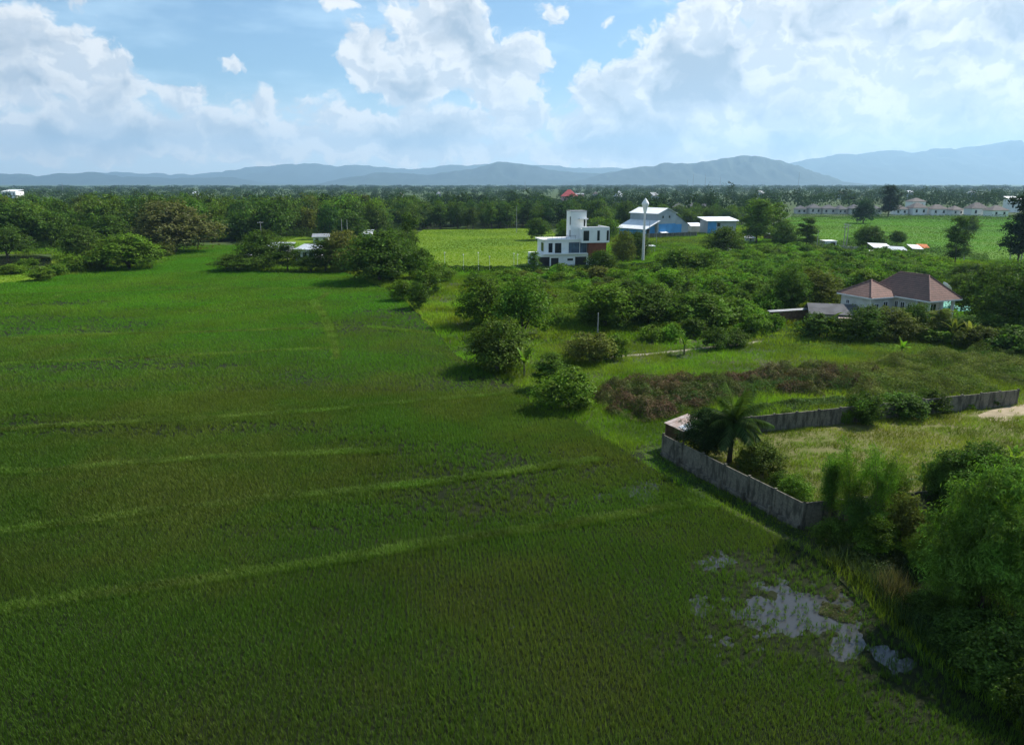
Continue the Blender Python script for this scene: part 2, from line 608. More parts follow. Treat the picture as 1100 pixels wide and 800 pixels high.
def plant_at(key, loc, H, W, name, label, cat, color, group=None, rz=None, parts=('trunk', 'crown'), v=.12):
    h, wd, tm, cm = PROTO[key]
    sc = (W / wd, W / wd, H / h)
    rz = RD.uniform(0, 6.28) if rz is None else rz
    if tm is None:
        o = link(name, cm, None, loc, (0, 0, rz))
        o.scale = sc
        o.color = colr(color, RD, v)
        return tag(o, label, cat, group)
    e = empty(name, loc, rz)
    e.scale = sc
    tag(e, label, cat, group)
    link(parts[0], tm, e)
    c = link(parts[1], cm, e)
    c.color = colr(color, RD, v)
    return e


def plant(key, px, base, top, wpx, name, label, cat, color, group=None, z=0.0, rz=None, parts=('trunk', 'crown')):
    p = G(px, base, z)
    return plant_at(key, p, max(top_z(px, base, top, z) - z, .5) * 1.06, wpx * (1.34 if base < 480 else 1.14) * ppm(px, base, z), name, label, cat, color, group, rz, parts)


def blades(P, h, w, lean, rg, per, spread, tri=False, bend=.35, rot=None):
    """grass-like blades in tufts at points P (n,3); returns V, T"""
    n = len(P)
    i = np.repeat(np.arange(n), per)
    m = len(i)
    a = rg.uniform(0, 2 * np.pi, m)
    hh = (h if np.isscalar(h) else h[i]) * rg.uniform(.6, 1.15, m)
    B = P[i] + np.stack([np.cos(a), np.sin(a), 0 * a], 1) * (spread * rg.random(m))[:, None]
    a = a + rg.normal(0, .6, m)
    out = np.stack([np.cos(a), np.sin(a), 0 * a], 1)
    side = np.stack([-np.sin(a), np.cos(a), 0 * a], 1) * (w * rg.uniform(.7, 1.3, m) * .5)[:, None]
    l = (lean * hh * rg.uniform(.2, 1.3, m))[:, None]
    up = np.array([0, 0, 1.0]) * hh[:, None]
    tip = B + out * l + up * .95
    if tri:
        return np.stack([B - side, B + side, tip], 1).reshape(-1, 3), np.arange(m * 3).reshape(m, 3)
    md = B + out * l * bend + up * .58
    V = np.stack([B - side * .7, B + side * .7, md + side, md - side, tip], 1).reshape(-1, 3)
    b = np.arange(m)[:, None] * 5
    return V, np.concatenate([b + np.array([0, 1, 2]), b + np.array([0, 2, 3]), b + np.array([3, 2, 4])], 0)


def scatter(poly, step, rg, jit=.5, ang=0.0):
    """jittered grid of points inside a ground polygon"""
    P = np.array([(p[0], p[1]) for p in poly])
    c, s = math.cos(ang), math.sin(ang)
    Q = P @ np.array([[c, -s], [s, c]])
    lo, hi = Q.min(0), Q.max(0)
    sx, sy = (step, step) if np.isscalar(step) else step
    xs, ys = np.meshgrid(np.arange(lo[0], hi[0], sx), np.arange(lo[1], hi[1], sy))
    xs = xs.ravel() + rg.uniform(-jit, jit, xs.size) * sx
    ys = ys.ravel() + rg.uniform(-jit, jit, ys.size) * sy
    x, y = xs * c - ys * s, xs * s + ys * c
    k = in_poly(P, x, y)
    return x[k], y[k]


def in_view(x, y, pad=4.0):
    return np.abs(x) < .80 * (y + pad) + 9


def blades_obj(name, parts, m, kind='stuff'):
    V, T, b = [], [], 0
    for (v, t_) in parts:
        V.append(v)
        T.append(t_ + b)
        b += len(v)
    k3 = [t_ for t_ in T if t_.shape[1] == 3]
    k4 = [t_ for t_ in T if t_.shape[1] == 4]
    fs = ([np.vstack(k3)] if k3 else []) + ([np.vstack(k4)] if k4 else [])
    return tag(link(name, mesh_np(name, np.vstack(V), fs, [m])), kind=kind)


def mounds(poly, n, hfun, leaf, asp, rg, up=.6, thick=.55, z=0.0):
    """a tangle: leaves through the top of a bumpy mass whose height is hfun(x,y)"""
    P = np.array([(p[0], p[1]) for p in poly])
    lo, hi = P.min(0), P.max(0)
    x, y = rg.uniform(lo[0], hi[0], n), rg.uniform(lo[1], hi[1], n)
    k = in_poly(P, x, y)
    x, y = x[k], y[k]
    h = hfun(x, y)
    k = h > .03
    x, y, h = x[k], y[k], h[k]
    C = np.stack([x, y, z + h * (1 - thick * rg.random(len(x)) ** 1.5)], 1)
    e = .35
    g = np.stack([hfun(x - e, y) - hfun(x + e, y), hfun(x, y - e) - hfun(x, y + e), np.full(len(x), 2 * e)], 1)
    nn = rows(rows(g) * .7 + np.array([0, 0, up * .5]) + rg.normal(size=(len(x), 3)) * .45)
    return leaves(C, nn, leaf, leaf * asp, rg)
# ------------------------------------------------------------------ ground and fields
def proj(x, y, z=0.0):
    c, s = math.cos(PITCH), math.sin(PITCH)
    f = y * c - (z - CAM_H) * s
    u = y * s + (z - CAM_H) * c
    return CX + F * x / f, CY - F * u / f


def gp(pix, z=0.0):
    return [G(a, b, z) for a, b in pix]


M_ground = mat('ground_scrub', (.040, .078, .016), (.05, .066, .022), .06, .95, .3, 1.5)
M_mud = mat('paddy_mud', (.020, .025, .010), (.015, .021, .008), .25, .8, .35, 5, spec=.06)
M_meadow = mat('meadow_soil', (.035, .06, .016), (.06, .065, .028), .12, .95, .4, 3)
M_field = mat('young_rice', (.085, .165, .007), (.11, .165, .009), .03, .9, .25, 2.0)
M_fieldr = mat('young_rice_deep', (.050, .145, .006), (.075, .15, .008), .02, .9, .25, 2.0)
M_plot = mat('plot_soil', (.13, .125, .05), (.10, .115, .03), .5, .95, .3, 6)
M_sand = mat('sandy_soil', (.34, .28, .19), (.24, .2, .13), .9, .95, .3, 6)
M_path = mat('gravel_track', (.30, .27, .21), (.2, .18, .13), .8, .95, .2, 8)


def sheet(name, pts, z, m, th=.12):
    """a level piece of ground with its edge turned down"""
    n = len(pts)
    v = [(p[0], p[1], z) for p in pts] + [(p[0], p[1], z - th) for p in pts]
    area = sum(v[i][0] * v[(i + 1) % n][1] - v[(i + 1) % n][0] * v[i][1] for i in range(n))
    top = list(range(n)) if area > 0 else list(range(n))[::-1]
    b = MB()
    b.poly(v, [top] + [(i, (i + 1) % n, n + (i + 1) % n, n + i) for i in range(n)])
    o = b.build(name, m)
    return tag(o, kind='structure')


gx = np.linspace(-21000, 21000, 61)
gy = np.concatenate([np.linspace(-1000, 1000, 21), np.linspace(1800, 19500, 24)])
GX, GY = np.meshgrid(gx, gy, indexing='ij')
I = np.arange(GX.size).reshape(GX.shape)
tag(link('ground', mesh_np('ground', np.stack([GX.ravel(), GY.ravel(), 0 * GX.ravel() - .15], 1),
         [np.stack([I[:-1, :-1], I[1:, :-1], I[1:, 1:], I[:-1, 1:]], -1).reshape(-1, 4)], [M_ground])), kind='structure')

PADDY_EDGE = [(395, 303), (430, 318), (446, 335), (468, 358), (490, 383), (528, 404), (556, 416), (578, 445), (612, 452), (648, 474), (688, 497),
              (740, 530), (790, 556), (838, 580), (884, 606), (925, 645), (962, 685), (1000, 718), (1060, 762), (1120, 812), (1240, 920)]
PADDY = gp([(-260, 322), (-120, 313), (0, 305), (40, 301), (70, 296), (120, 291), (164, 289), (163, 276), (188, 263), (232, 258), (264, 259), (262, 272),
            (242, 289), (300, 294), (372, 294)] + PADDY_EDGE + [(1240, 1100), (-260, 1100)])
PUD = [(862, 652, 40, 22, 1.0), (886, 668, 30, 18, 1.0), (850, 674, 34, 12, .85), (908, 688, 15, 16, 1.0), (950, 704, 16, 10, 1.0), (972, 714, 16, 9, 1.0), (818, 655, 40, 22, .60), (785, 686, 50, 14, .34),
       (688, 526, 26, 11, .80), (652, 534, 16, 5, .6), (752, 655, 18, 12, .6), (618, 481, 26, 6, .45), (572, 452, 22, 5, .45), (345, 376, 6, 5, .4),
       (430, 490, 30, 8, .2), (255, 438, 40, 6, .2), (905, 640, 14, 26, .7), (770, 602, 26, 12, .5), (560, 660, 60, 14, .16)]


def puddle(x, y):
    px, py = proj(x, y)
    m = np.zeros(x.shape)
    wob_ = (NA.fbm(x * .8, y * .8, 4) - .5) + .5 * (NC.fbm(x * 2.6, y * 2.6, 3) - .5)
    for (cx, cy, rx, ry, wt) in PUD:
        q = np.sqrt(((px - cx) / rx) ** 2 + ((py - cy) / ry) ** 2) + wob_ * 1.7
        m = np.maximum(m, wt * np.clip((1.25 - q) * 1.6, 0, 1))
    return m


def mud_grid(x0, x1, y0, y1, st, hole=None):
    xs, ys = np.arange(x0, x1 + st / 2, st), np.arange(y0, y1 + st / 2, st)
    X, Y = np.meshgrid(xs, ys, indexing='ij')
    m = puddle(X, Y)
    Z = .085 + .07 * (NB.fbm(X * 1.1, Y * 1.1, 4) - .5) + .17 * (NC.fbm(X * 2.7, Y * 2.7, 3) - .5) - .20 * m
    I = np.arange(X.size).reshape(X.shape)
    Q = np.stack([I[:-1, :-1], I[1:, :-1], I[1:, 1:], I[:-1, 1:]], -1).reshape(-1, 4)
    cx, cy = X[:-1, :-1].ravel() + st / 2, Y[:-1, :-1].ravel() + st / 2
    k = in_poly(PADDY, cx, cy) | in_poly(PADDY, cx + st, cy) | in_poly(PADDY, cx - st, cy) | in_poly(PADDY, cx, cy - st)
    if hole:
        k &= ~((cx > hole[0]) & (cx < hole[1]) & (cy > hole[2]) & (cy < hole[3]))
    return np.stack([X.ravel(), Y.ravel(), Z.ravel()], 1), Q[k]


WET = (2.0, 26.0, 26.0, 56.0)
V1, Q1 = mud_grid(-200, 58, 11, 272, 1.0, WET)
V2, Q2 = mud_grid(*WET, .16)
tag(link('rice_field', mesh_np('rice_field', np.vstack([V1, V2]), [Q1, Q2 + len(V1)], [M_mud], smooth=True)), kind='structure')
M_water = bpy.data.materials.new('paddy_water')
M_water.use_nodes = True
t = N(M_water.node_tree)
geo = t.n('ShaderNodeNewGeometry')
bm_ = t.n('ShaderNodeBump', {'Height': t.noise(geo.outputs['Position'], 5, 3, .5), 'Strength': .06, 'Distance': .02})
pw = t.n('ShaderNodeBsdfPrincipled', {'Base Color': (.05, .052, .052), 'Roughness': .04, 'IOR': 1.33, 'Normal': bm_.outputs[0]})
t.n('ShaderNodeOutputMaterial', {'Surface': pw})
sheet('water', gp([(300, 350), (560, 440), (640, 476), (725, 530), (800, 572), (890, 622), (1000, 724), (1120, 830), (1120, 1000), (200, 1000), (200, 430)]), 0.0, M_water, .05)

MEADOW = gp([(372, 294)] + PADDY_EDGE + [(1500, 920), (1900, 420), (1500, 300), (1010, 276), (860, 262), (590, 287), (480, 289), (420, 290)])
sheet('meadow', MEADOW, 0.03, M_meadow)
FIELD_A = gp([(430, 262), (455, 247), (590, 245), (606, 262), (588, 289), (520, 290), (470, 286), (440, 276)])
sheet('rice_field', FIELD_A, 0.05, M_field)
FIELD_B = gp([(820, 246), (850, 233), (1100, 232), (1320, 232), (1330, 300), (1062, 285), (1010, 277), (910, 268), (862, 261), (830, 258)])
sheet('rice_field', FIELD_B, 0.06, M_fieldr)
FIELD_C = gp([(-120, 300), (0, 294), (44, 294), (42, 300), (0, 305), (-120, 313)])
sheet('rice_field', FIELD_C, 0.05, M_field)
FIELD_D = gp([(300, 262), (318, 255), (355, 252), (352, 262), (320, 268)])
sheet('rice_field', FIELD_D, 0.05, M_field)
M_pond = mat('pond_water', (.012, .016, .01), (.02, .022, .012), .3, .08, spec=.5)
sheet('pond', gp([(-60, 291), (2, 288), (30, 287), (56, 284), (54, 276), (30, 273), (0, 275), (-60, 277)]), 0.0, M_pond, .1)

ZP = .3
PLOT = gp([(722, 474), (868, 560), (1010, 540), (1220, 520), (1230, 410), (1095, 430), (1000, 440), (910, 452), (820, 464), (745, 470)], ZP)
sheet('plot', PLOT, ZP, M_plot, .4)
sheet('bare_soil', gp([(1050, 446), (1062, 441), (1085, 436), (1130, 430), (1150, 440), (1110, 450), (1088, 453), (1070, 452), (1056, 450)], ZP), ZP + .006, M_sand, .004)


def strip(name, pix, width, z, m, th=.05, seed=0):
    pts = [G(a, b, z) for a, b in pix]
    rd = random.Random(seed)
    fine = []
    for a, b in zip(pts[:-1], pts[1:]):
        k = max(2, int((b - a).length / 2.5))
        fine += [a.lerp(b, i / k) for i in range(k)]
    fine.append(pts[-1])
    L, Rr = [], []
    for i, p in enumerate(fine):
        d = (fine[min(i + 1, len(fine) - 1)] - fine[max(i - 1, 0)]).normalized()
        s = Vector((-d.y, d.x, 0)) * width * .5
        L.append(p + s * rd.uniform(.75, 1.25))
        Rr.append(p - s * rd.uniform(.75, 1.25))
    b = MB()
    n = len(fine)
    v = [(p.x, p.y, z) for p in L] + [(p.x, p.y, z) for p in Rr] + [(p.x, p.y, z - th) for p in L] + [(p.x, p.y, z - th) for p in Rr]
    f = []
    for i in range(n - 1):
        f += [(i, n + i, n + i + 1, i + 1), (i + 1, 2 * n + i + 1, 2 * n + i, i), (n + i, 3 * n + i, 3 * n + i + 1, n + i + 1)]
    f += [(0, 2 * n, 3 * n, n), (n - 1, 2 * n - 1, 4 * n - 1, 3 * n - 1)]
    b.poly(v, f)
    return tag(b.build(name, m), kind='structure')


TRACK = [(636, 387), (662, 383), (700, 380), (740, 376), (775, 372), (800, 369), (826, 366)]
strip('path', TRACK, .9, .05, M_path, seed=1)
strip('path', [(640, 296), (690, 287), (730, 284), (770, 281), (800, 278), (850, 277), (905, 279), (960, 281), (1010, 283), (1052, 287), (1130, 296)], 4.0, .055, M_path, seed=2)
M_conc = mat('concrete_paving', (.5, .49, .46), (.38, .37, .34), .5, .9)
sheet('drive', gp([(556, 289), (584, 284), (592, 289), (570, 292)]), .07, M_conc)

# banks between the paddies: low earth ridges, grown over
BUNDS = [[(-60, 366), (0, 365), (90, 361), (210, 358), (330, 354)], [(-60, 394), (0, 392), (100, 388), (220, 382), (350, 375), (372, 374)],
         [(-60, 470), (0, 464), (110, 457), (218, 452), (330, 444), (420, 436), (520, 427), (572, 420)], [(-60, 512), (0, 509), (60, 508), (140, 500), (230, 494), (330, 490), (420, 486)],
         [(-80, 580), (0, 574), (85, 564), (162, 553), (270, 541), (360, 532), (470, 520), (560, 508), (640, 496)],
         [(-80, 668), (0, 658), (80, 645), (180, 632), (350, 606), (480, 584), (605, 567), (700, 551), (740, 543), (775, 545)],
         [(362, 386), (360, 372), (354, 352), (346, 336), (338, 326), (352, 316)], [(-40, 335), (60, 322), (66, 318)], [(400, 352), (470, 360)], [(0, 318), (140, 313), (260, 311), (390, 311)]]
BUND_G = [[G(a, b) for a, b in L_] for L_ in BUNDS]
for i, L_ in enumerate(BUNDS):
    strip('earth_bank', L_, .5, .11, M_meadow, .2, 20 + i)


def bund_d(x, y):
    d = np.full(x.shape, 1e9)
    for L_ in BUND_G:
        d = np.minimum(d, dist_line(L_, x, y))
    return d


# ------------------------------------------------------------------ rice in its rows


def rice_colour(t, geo):
    """older olive crop near the drain, fresh young green towards the far end of the field"""
    P_ = geo.outputs['Position']
    y = t.n('ShaderNodeSeparateXYZ', {0: P_}).outputs[1]
    f = t.mapr(t.math('ADD', y, t.math('MULTIPLY', t.math('SUBTRACT', t.noise(P_, .03, 3, .5), .5), 70.0)), 45, 150)
    a = t.mix(f, (.076, .150, .018, 1), (.074, .205, .010, 1))
    b = t.mix(f, (.112, .146, .026, 1), (.100, .200, .014, 1))
    return t.mix(t.mapr(t.noise(P_, .05, 4, .6), .4, .62), a, b)


M_rice = leaf_mat('rice_leaf', .38, .5, .35, .06, lo=.86, hi=1.14, own=rice_colour, gloss=.003)
M_bankgrass = leaf_mat('bank_grass', .35, .8, .35, .2, own=(.092, .168, .018, 1), own2=(.115, .165, .026, 1))
rg = np.random.default_rng(5)
rice, bank = [], []
for (ya, yb, st, per, h, wd, tri, spr) in ((16, 44, (.25, .17), 13, .36, .019, False, .10), (44, 76, (.26, .20), 12, .37, .030, False, .12), (76, 125, (.36, .32), 12, .38, .048, True, .17), (125, 270, (.54, .50), 14, .38, .085, True, .28)):
    reg = [(-210, ya), (60, ya), (60, yb), (-210, yb)]
    x, y = scatter(reg, st, rg, .24 if ya < 50 else .42, R(7))
    k = in_poly(PADDY, x, y) & in_view(x, y)
    x, y = x[k], y[k]
    pud = puddle(x, y)
    thin = NA.fbm(x / 22 + 3, y / 8 + 9, 4)
    fine = NC.fbm(x / 1.8, y / 1.8, 3)
    keep_p = np.clip(1.0 - 1.2 * np.clip(thin - .56, 0, .2) * 3.2, .45, 1) * np.clip(1.15 - pud * .55, .55, 1)
    far_ = np.clip((y - 110) / 60, 0, 1)
    keep_p = np.maximum(keep_p, far_ * (1 - pud))
    bd = bund_d(x, y)
    edge = dist_line(gp(PADDY_EDGE), x, y)
    k = (rg.random(len(x)) < keep_p) & (bd > .3)
    g_ = (bd < np.where(y > 100, .75, .52))
    hh = h * (.84 + .26 * NB.fbm(x / 9, y / 5, 3)) * (.8 + .4 * fine) * np.clip(1.1 - .4 * pud, .5, 1.1)
    Pn = np.stack([x, y, np.full(len(x), .03)], 1)
    rice.append(blades(Pn[k], hh[k], wd, {16: .42, 44: .5, 76: .75, 125: 1.0}[ya], rg, per, spr, tri))
    g_ &= rg.random(len(x)) < .95
    bank.append(blades(Pn[g_] + np.array([0, 0, .08]), .22 + .18 * fine[g_], wd * 1.1, .7, rg, per + 6, spr * 1.6, tri))
blades_obj('rice', rice, M_rice)
blades_obj('bank_grass', bank, M_bankgrass)

# ------------------------------------------------------------------ wild grass of the right bank, the plot and the far fields
M_wild = leaf_mat('wild_grass', .38, 1.0, .38, .10, own=(.105, .21, .012, 1), own2=(.16, .21, .02, 1), gloss=.003)
M_dry = leaf_mat('plot_grass', .3, .9, .4, .3, own=(.20, .23, .024, 1), own2=(.14, .20, .02, 1))
M_fgrass = leaf_mat('field_rice', .4, .6, .25, .03, own=(.105, .185, .006, 1), own2=(.13, .18, .008, 1), gloss=0)
M_fgrassr = leaf_mat('field_rice_deep', .4, .6, .25, .03, own=(.055, .160, .006, 1), own2=(.08, .165, .008, 1), gloss=0)
wild = []
TRACK_G = gp(TRACK)
for (ya, yb, st, per, h, wd, tri) in ((24, 60, .30, 9, .50, .026, False), (60, 100, .34, 11, .46, .036, True), (100, 215, .56, 11, .58, .085, True)):
    x, y = scatter([(-45, ya), (210, ya), (210, yb), (-45, yb)], st, rg, .5, .3)
    k = in_poly(MEADOW, x, y) & in_view(x, y) & ~in_poly(PLOT, x, y)
    x, y = x[k], y[k]
    clump = NB.fbm(x / 3.2, y / 3.2, 3)
    k = (rg.random(len(x)) < np.clip(clump * 2.6 - .1, .4, 1)) & (dist_line(TRACK_G, x, y) > .3)
    x, y, clump = x[k], y[k], clump[k]
    hh = h * (.35 + 1.5 * np.clip(clump, 0, 1)) * (.6 + .8 * NC.fbm(x / 11, y / 11, 3))
    hh = hh * np.where(dist_line([G(713, 466.5, 1.9), G(864, 540.5, 1.9)], x, y) < 2.4, .35, 1.0)
    wild.append(blades(np.stack([x, y, np.full(len(x), .03)], 1), hh, wd, .55, rg, per, st * .6, tri))
for pix in ([(-60, 300), (60, 297), (164, 289), (164, 262), (230, 256), (262, 258), (262, 291), (300, 293), (372, 293), (400, 302), (450, 310), (470, 292), (446, 246), (-60, 244)], [(640, 296), (700, 290), (770, 283), (860, 278), (1010, 284), (1062, 288), (1062, 282), (860, 258), (800, 243), (640, 243)]):
    P_ = gp(pix)
    x, y = scatter(P_, 1.0, rg, .5, .2)
    k = in_view(x, y)
    for f_ in (FIELD_A, FIELD_B, FIELD_C, FIELD_D, PADDY, MEADOW[:0] or FIELD_A):
        k &= ~in_poly(f_, x, y)
    px_, py_ = proj(x, y)
    k &= ~((px_ > -60) & (px_ < 57) & (py_ > 273) & (py_ < 290))
    x, y = x[k], y[k]
    wild.append(blades(np.stack([x, y, 0 * x - .1], 1), .5 + .9 * NB.fbm(x / 5, y / 5, 3), .17, .7, rg, 9, .7, True))
blades_obj('wild_grass', wild, M_wild)

x, y = scatter(PLOT, .27, rg, .5, .2)
k = in_view(x, y)
x, y = x[k], y[k]
SANDP = [G(1095, 442, ZP), G(880, 484, ZP), G(925, 458, ZP), G(1010, 458, ZP)]
ds = np.minimum.reduce([np.hypot((x - p.x) / q, (y - p.y) / q2) for p, (q, q2) in zip(SANDP, ((5.5, 2.4), (1.6, .6), (2.0, .5), (2.0, .4)))])
pl_n = NA.fbm(x / 1.4, y / 1.4, 3)
k = rg.random(len(x)) < np.clip((pl_n * 3.2 - .3), .5, 1) * np.clip((ds + (pl_n - .5) * 1.2 - .75) * 2.2, .03, 1)
x, y, pl_n = x[k], y[k], pl_n[k]
blades_obj('plot_grass', [blades(np.stack([x, y, np.full(len(x), ZP)], 1), .10 + .42 * pl_n * (.6 + .8 * NB.fbm(x / 6, y / 6, 2)), .034, .7, rg, 9, .17, True)], M_dry)

for nm, poly, m in (('field_rice', FIELD_A, M_fgrass), ('field_rice', FIELD_B, M_fgrassr), ('field_rice', FIELD_C, M_fgrass)):
    x, y = scatter(poly, 1.5, rg, .5, .1)
    k = in_view(x, y)
    x, y = x[k], y[k]
    hh = .16 + .16 * NA.fbm(x / 14, y / 6, 3)
    blades_obj(nm, [blades(np.stack([x, y, np.full(len(x), .05)], 1), hh, .24, 1.4, rg, 8, 1.0, True)], m)

# ------------------------------------------------------------------ tangles of climbing weed
M_dead = leaf_mat('withered_weed', .2, .6, .5, .8, own=(.105, .066, .038, 1), own2=(.072, .095, .022, 1))
M_oliveb = leaf_mat('weed_tangle', .3, .8, .4, .5, own=(.075, .115, .018, 1), own2=(.115, .135, .03, 1))
M_greenb = leaf_mat('green_tangle', .3, .8, .45, .5, own=(.040, .085, .018, 1), own2=(.06, .10, .02, 1))


def bumpy(poly, a, b, sc, sd, edge=1.5):
    P = [(p[0], p[1]) for p in poly]
    PL = P + [P[0]]
    nz = VNoise(sd)

    def f(x, y):
        h = a + (b - a) * np.clip(nz.fbm(x / sc, y / sc, 4) * 2.4 - .7, 0, 1)
        return h * np.clip(dist_line(PL, x, y) / edge, 0, 1) ** .6
    return f


def tangle(name, pix, n, a, b, sc, sd, leaf, asp, m, z=.05):
    P = gp(pix)
    V, Q = mounds(P, n, bumpy(P, a, b, sc, sd), leaf, asp, rg, z=z)
    return tag(link(name, mesh_np(name, V, [Q], [m])), kind='stuff')


tangle('withered_weeds', [(636, 422), (650, 410), (690, 414), (730, 410), (790, 405), (830, 399), (880, 397), (960, 404), (940, 420), (880, 426), (830, 426), (790, 432), (755, 440), (722, 450), (690, 456), (655, 448), (640, 436)], 120000, .1, 1.8, 1.9, 31, .42, .13, M_dead)
tangle('weed_tangle', [(880, 406), (930, 392), (975, 384), (1040, 380), (1130, 384), (1180, 420), (1090, 420), (1000, 428), (940, 434), (905, 432), (912, 418)], 120000, .25, 2.0, 3.4, 32, .20, .42, M_oliveb)
tangle('weed_tangle', [(740, 452), (800, 436), (860, 430), (910, 428), (915, 434), (822, 446), (770, 458)], 22000, .2, .8, 2.0, 33, .22, .5, M_greenb)
# ------------------------------------------------------------------ building materials
M_white = mat('white_render', (.80, .80, .78), (.70, .70, .68), .6, .8, lo=.45, hi=.8)
M_offwhite = mat('cream_render', (.66, .65, .58), (.52, .51, .46), .7, .85)
M_brown = mat('brown_cladding', (.20, .062, .032), (.15, .048, .026), 1.5, .6)
M_glass = mat('dark_glass', (.02, .026, .032), (.012, .016, .02), 1, .08, spec=.6)
M_glassb = mat('blue_glass', (.10, .15, .2), (.06, .09, .13), .7, .08, spec=.7)
M_dark = mat('dark_opening', (.02, .02, .022), (.03, .03, .03), 1, .6)
M_greym = mat('grey_metal', (.30, .31, .32), (.22, .23, .24), 1, .5, metal=.3)
M_rail = mat('dark_metal', (.05, .05, .055), None, 1, .5)
M_roofw = mat('white_metal_roof', (.78, .79, .80), (.66, .67, .68), .25, .45)
M_roofg = mat('grey_roof_tiles', (.13, .13, .135), (.09, .09, .095), .8, .85)
M_roofb = mat('brown_grey_roof', (.17, .15, .14), (.12, .105, .1), .8, .85)
M_sidew = mat('pale_metal_siding', (.40, .43, .46), (.33, .36, .39), .4, .5)
M_sideb = mat('blue_metal_siding', (.10, .34, .68), (.08, .28, .58), .4, .5)
M_redroof = mat('red_roof', (.46, .10, .10), (.36, .07, .07), .5, .7)
M_pink = mat('pink_render', (.5, .3, .28), None, .6, .85)
M_rust = mat('rusty_sheet', (.46, .39, .36), (.30, .21, .17), 1.2, .75)
M_wood = mat('weathered_wood', (.16, .10, .06), (.1, .065, .04), 2, .9)
M_orange = mat('orange_tarpaulin', (.6, .16, .04), None, 2, .7)
M_teal = mat('green_tarpaulin', (.05, .38, .28), (.04, .28, .22), 2, .6)
M_pole = mat('weathered_concrete', (.34, .33, .31), (.25, .24, .23), 2, .9)


def concrete_mat():
    m = bpy.data.materials.new('stained_concrete')
    m.use_nodes = True
    t = N(m.node_tree)
    geo = t.n('ShaderNodeNewGeometry')
    P_ = geo.outputs['Position']
    st = t.noise(t.vmath('MULTIPLY', P_, (1.8, 1.8, .45)), 1.3, 5, .65)
    gr = t.noise(P_, 7, 5, .65)
    c = t.mix(t.mapr(gr, .3, .7), (.20, .178, .135), (.115, .105, .08))
    c = t.mix(t.math('MULTIPLY', t.mapr(st, .42, .64), .9), c, (.05, .046, .036))
    bp = t.n('ShaderNodeBump', {'Height': gr, 'Strength': .25, 'Distance': .05})
    p = t.n('ShaderNodeBsdfPrincipled', {'Base Color': c, 'Roughness': .92, 'Normal': bp.outputs[0], 'Specular IOR Level': .2})
    t.n('ShaderNodeOutputMaterial', {'Surface': p})
    return m


M_block = concrete_mat()


def tile_mat(name, a, b, sc=3.6):
    m = bpy.data.materials.new(name)
    m.use_nodes = True
    t = N(m.node_tree)
    geo = t.n('ShaderNodeNewGeometry')
    tcn = t.n('ShaderNodeTexCoord')
    z = t.n('ShaderNodeSeparateXYZ', {0: tcn.outputs['Object']}).outputs[2]
    wv = t.math('FRACT', t.math('MULTIPLY', z, sc))
    row = t.mapr(wv, .0, .45, 0.0, 1.0)
    nz = t.noise(geo.outputs['Position'], 1.3, 5, .65)
    c = t.mix(t.mapr(nz, .35, .65), a, b)
    c = t.mix(1.0, c, t.mix(row, (.45, .45, .45), (1.15, 1.15, 1.15)), 'MULTIPLY')
    c = t.mix(t.mapr(t.noise(geo.outputs['Position'], 9, 2, .5), .45, .6, 0, .35), c, tuple(q * .5 for q in b))
    bp = t.n('ShaderNodeBump', {'Height': wv, 'Strength': .6, 'Distance': .06})
    p = t.n('ShaderNodeBsdfPrincipled', {'Base Color': c, 'Roughness': .85, 'Normal': bp.outputs[0], 'Specular IOR Level': .2})
    t.n('ShaderNodeOutputMaterial', {'Surface': p})
    return m


M_terra = tile_mat('terracotta_tiles', (.23, .135, .11), (.17, .11, .092))
M_ridge = mat('ridge_tiles', (.30, .19, .155), (.22, .14, .12), 2, .85)


def window(par, x0, x1, z0, z1, y, glass=None, frame=None, face='front', name='window', mull=1, ft=.07):
    """a framed window standing in the wall plane y (front/back) or x (left/right), with its pane as a sub-part"""
    def bx(b, a0, a1, c0, c1, d0, d1):
        if face == 'front':
            b.box(a0, a1, y - d1, y - d0, c0, c1)
        elif face == 'left':
            b.box(y - d1, y - d0, a0, a1, c0, c1)
        else:
            b.box(y + d0, y + d1, a0, a1, c0, c1)
    b = MB()
    bx(b, x0, x1, z0, z0 + ft, 0, .07)
    bx(b, x0, x1, z1 - ft, z1, 0, .07)
    bx(b, x0, x0 + ft, z0 + ft, z1 - ft, 0, .07)
    bx(b, x1 - ft, x1, z0 + ft, z1 - ft, 0, .07)
    for k in range(1, mull):
        c = x0 + (x1 - x0) * k / mull
        bx(b, c - ft * .4, c + ft * .4, z0 + ft, z1 - ft, 0, .065)
    f = b.build(name, frame or M_rail, par)
    p = MB()
    bx(p, x0 + ft * .5, x1 - ft * .5, z0 + ft * .5, z1 - ft * .5, .004, .03)
    p.build('pane', glass or M_glass, f)
    return f


def part(name, m, par, fn, smooth=False):
    b = MB()
    fn(b)
    return b.build(name, m, par, smooth=smooth)


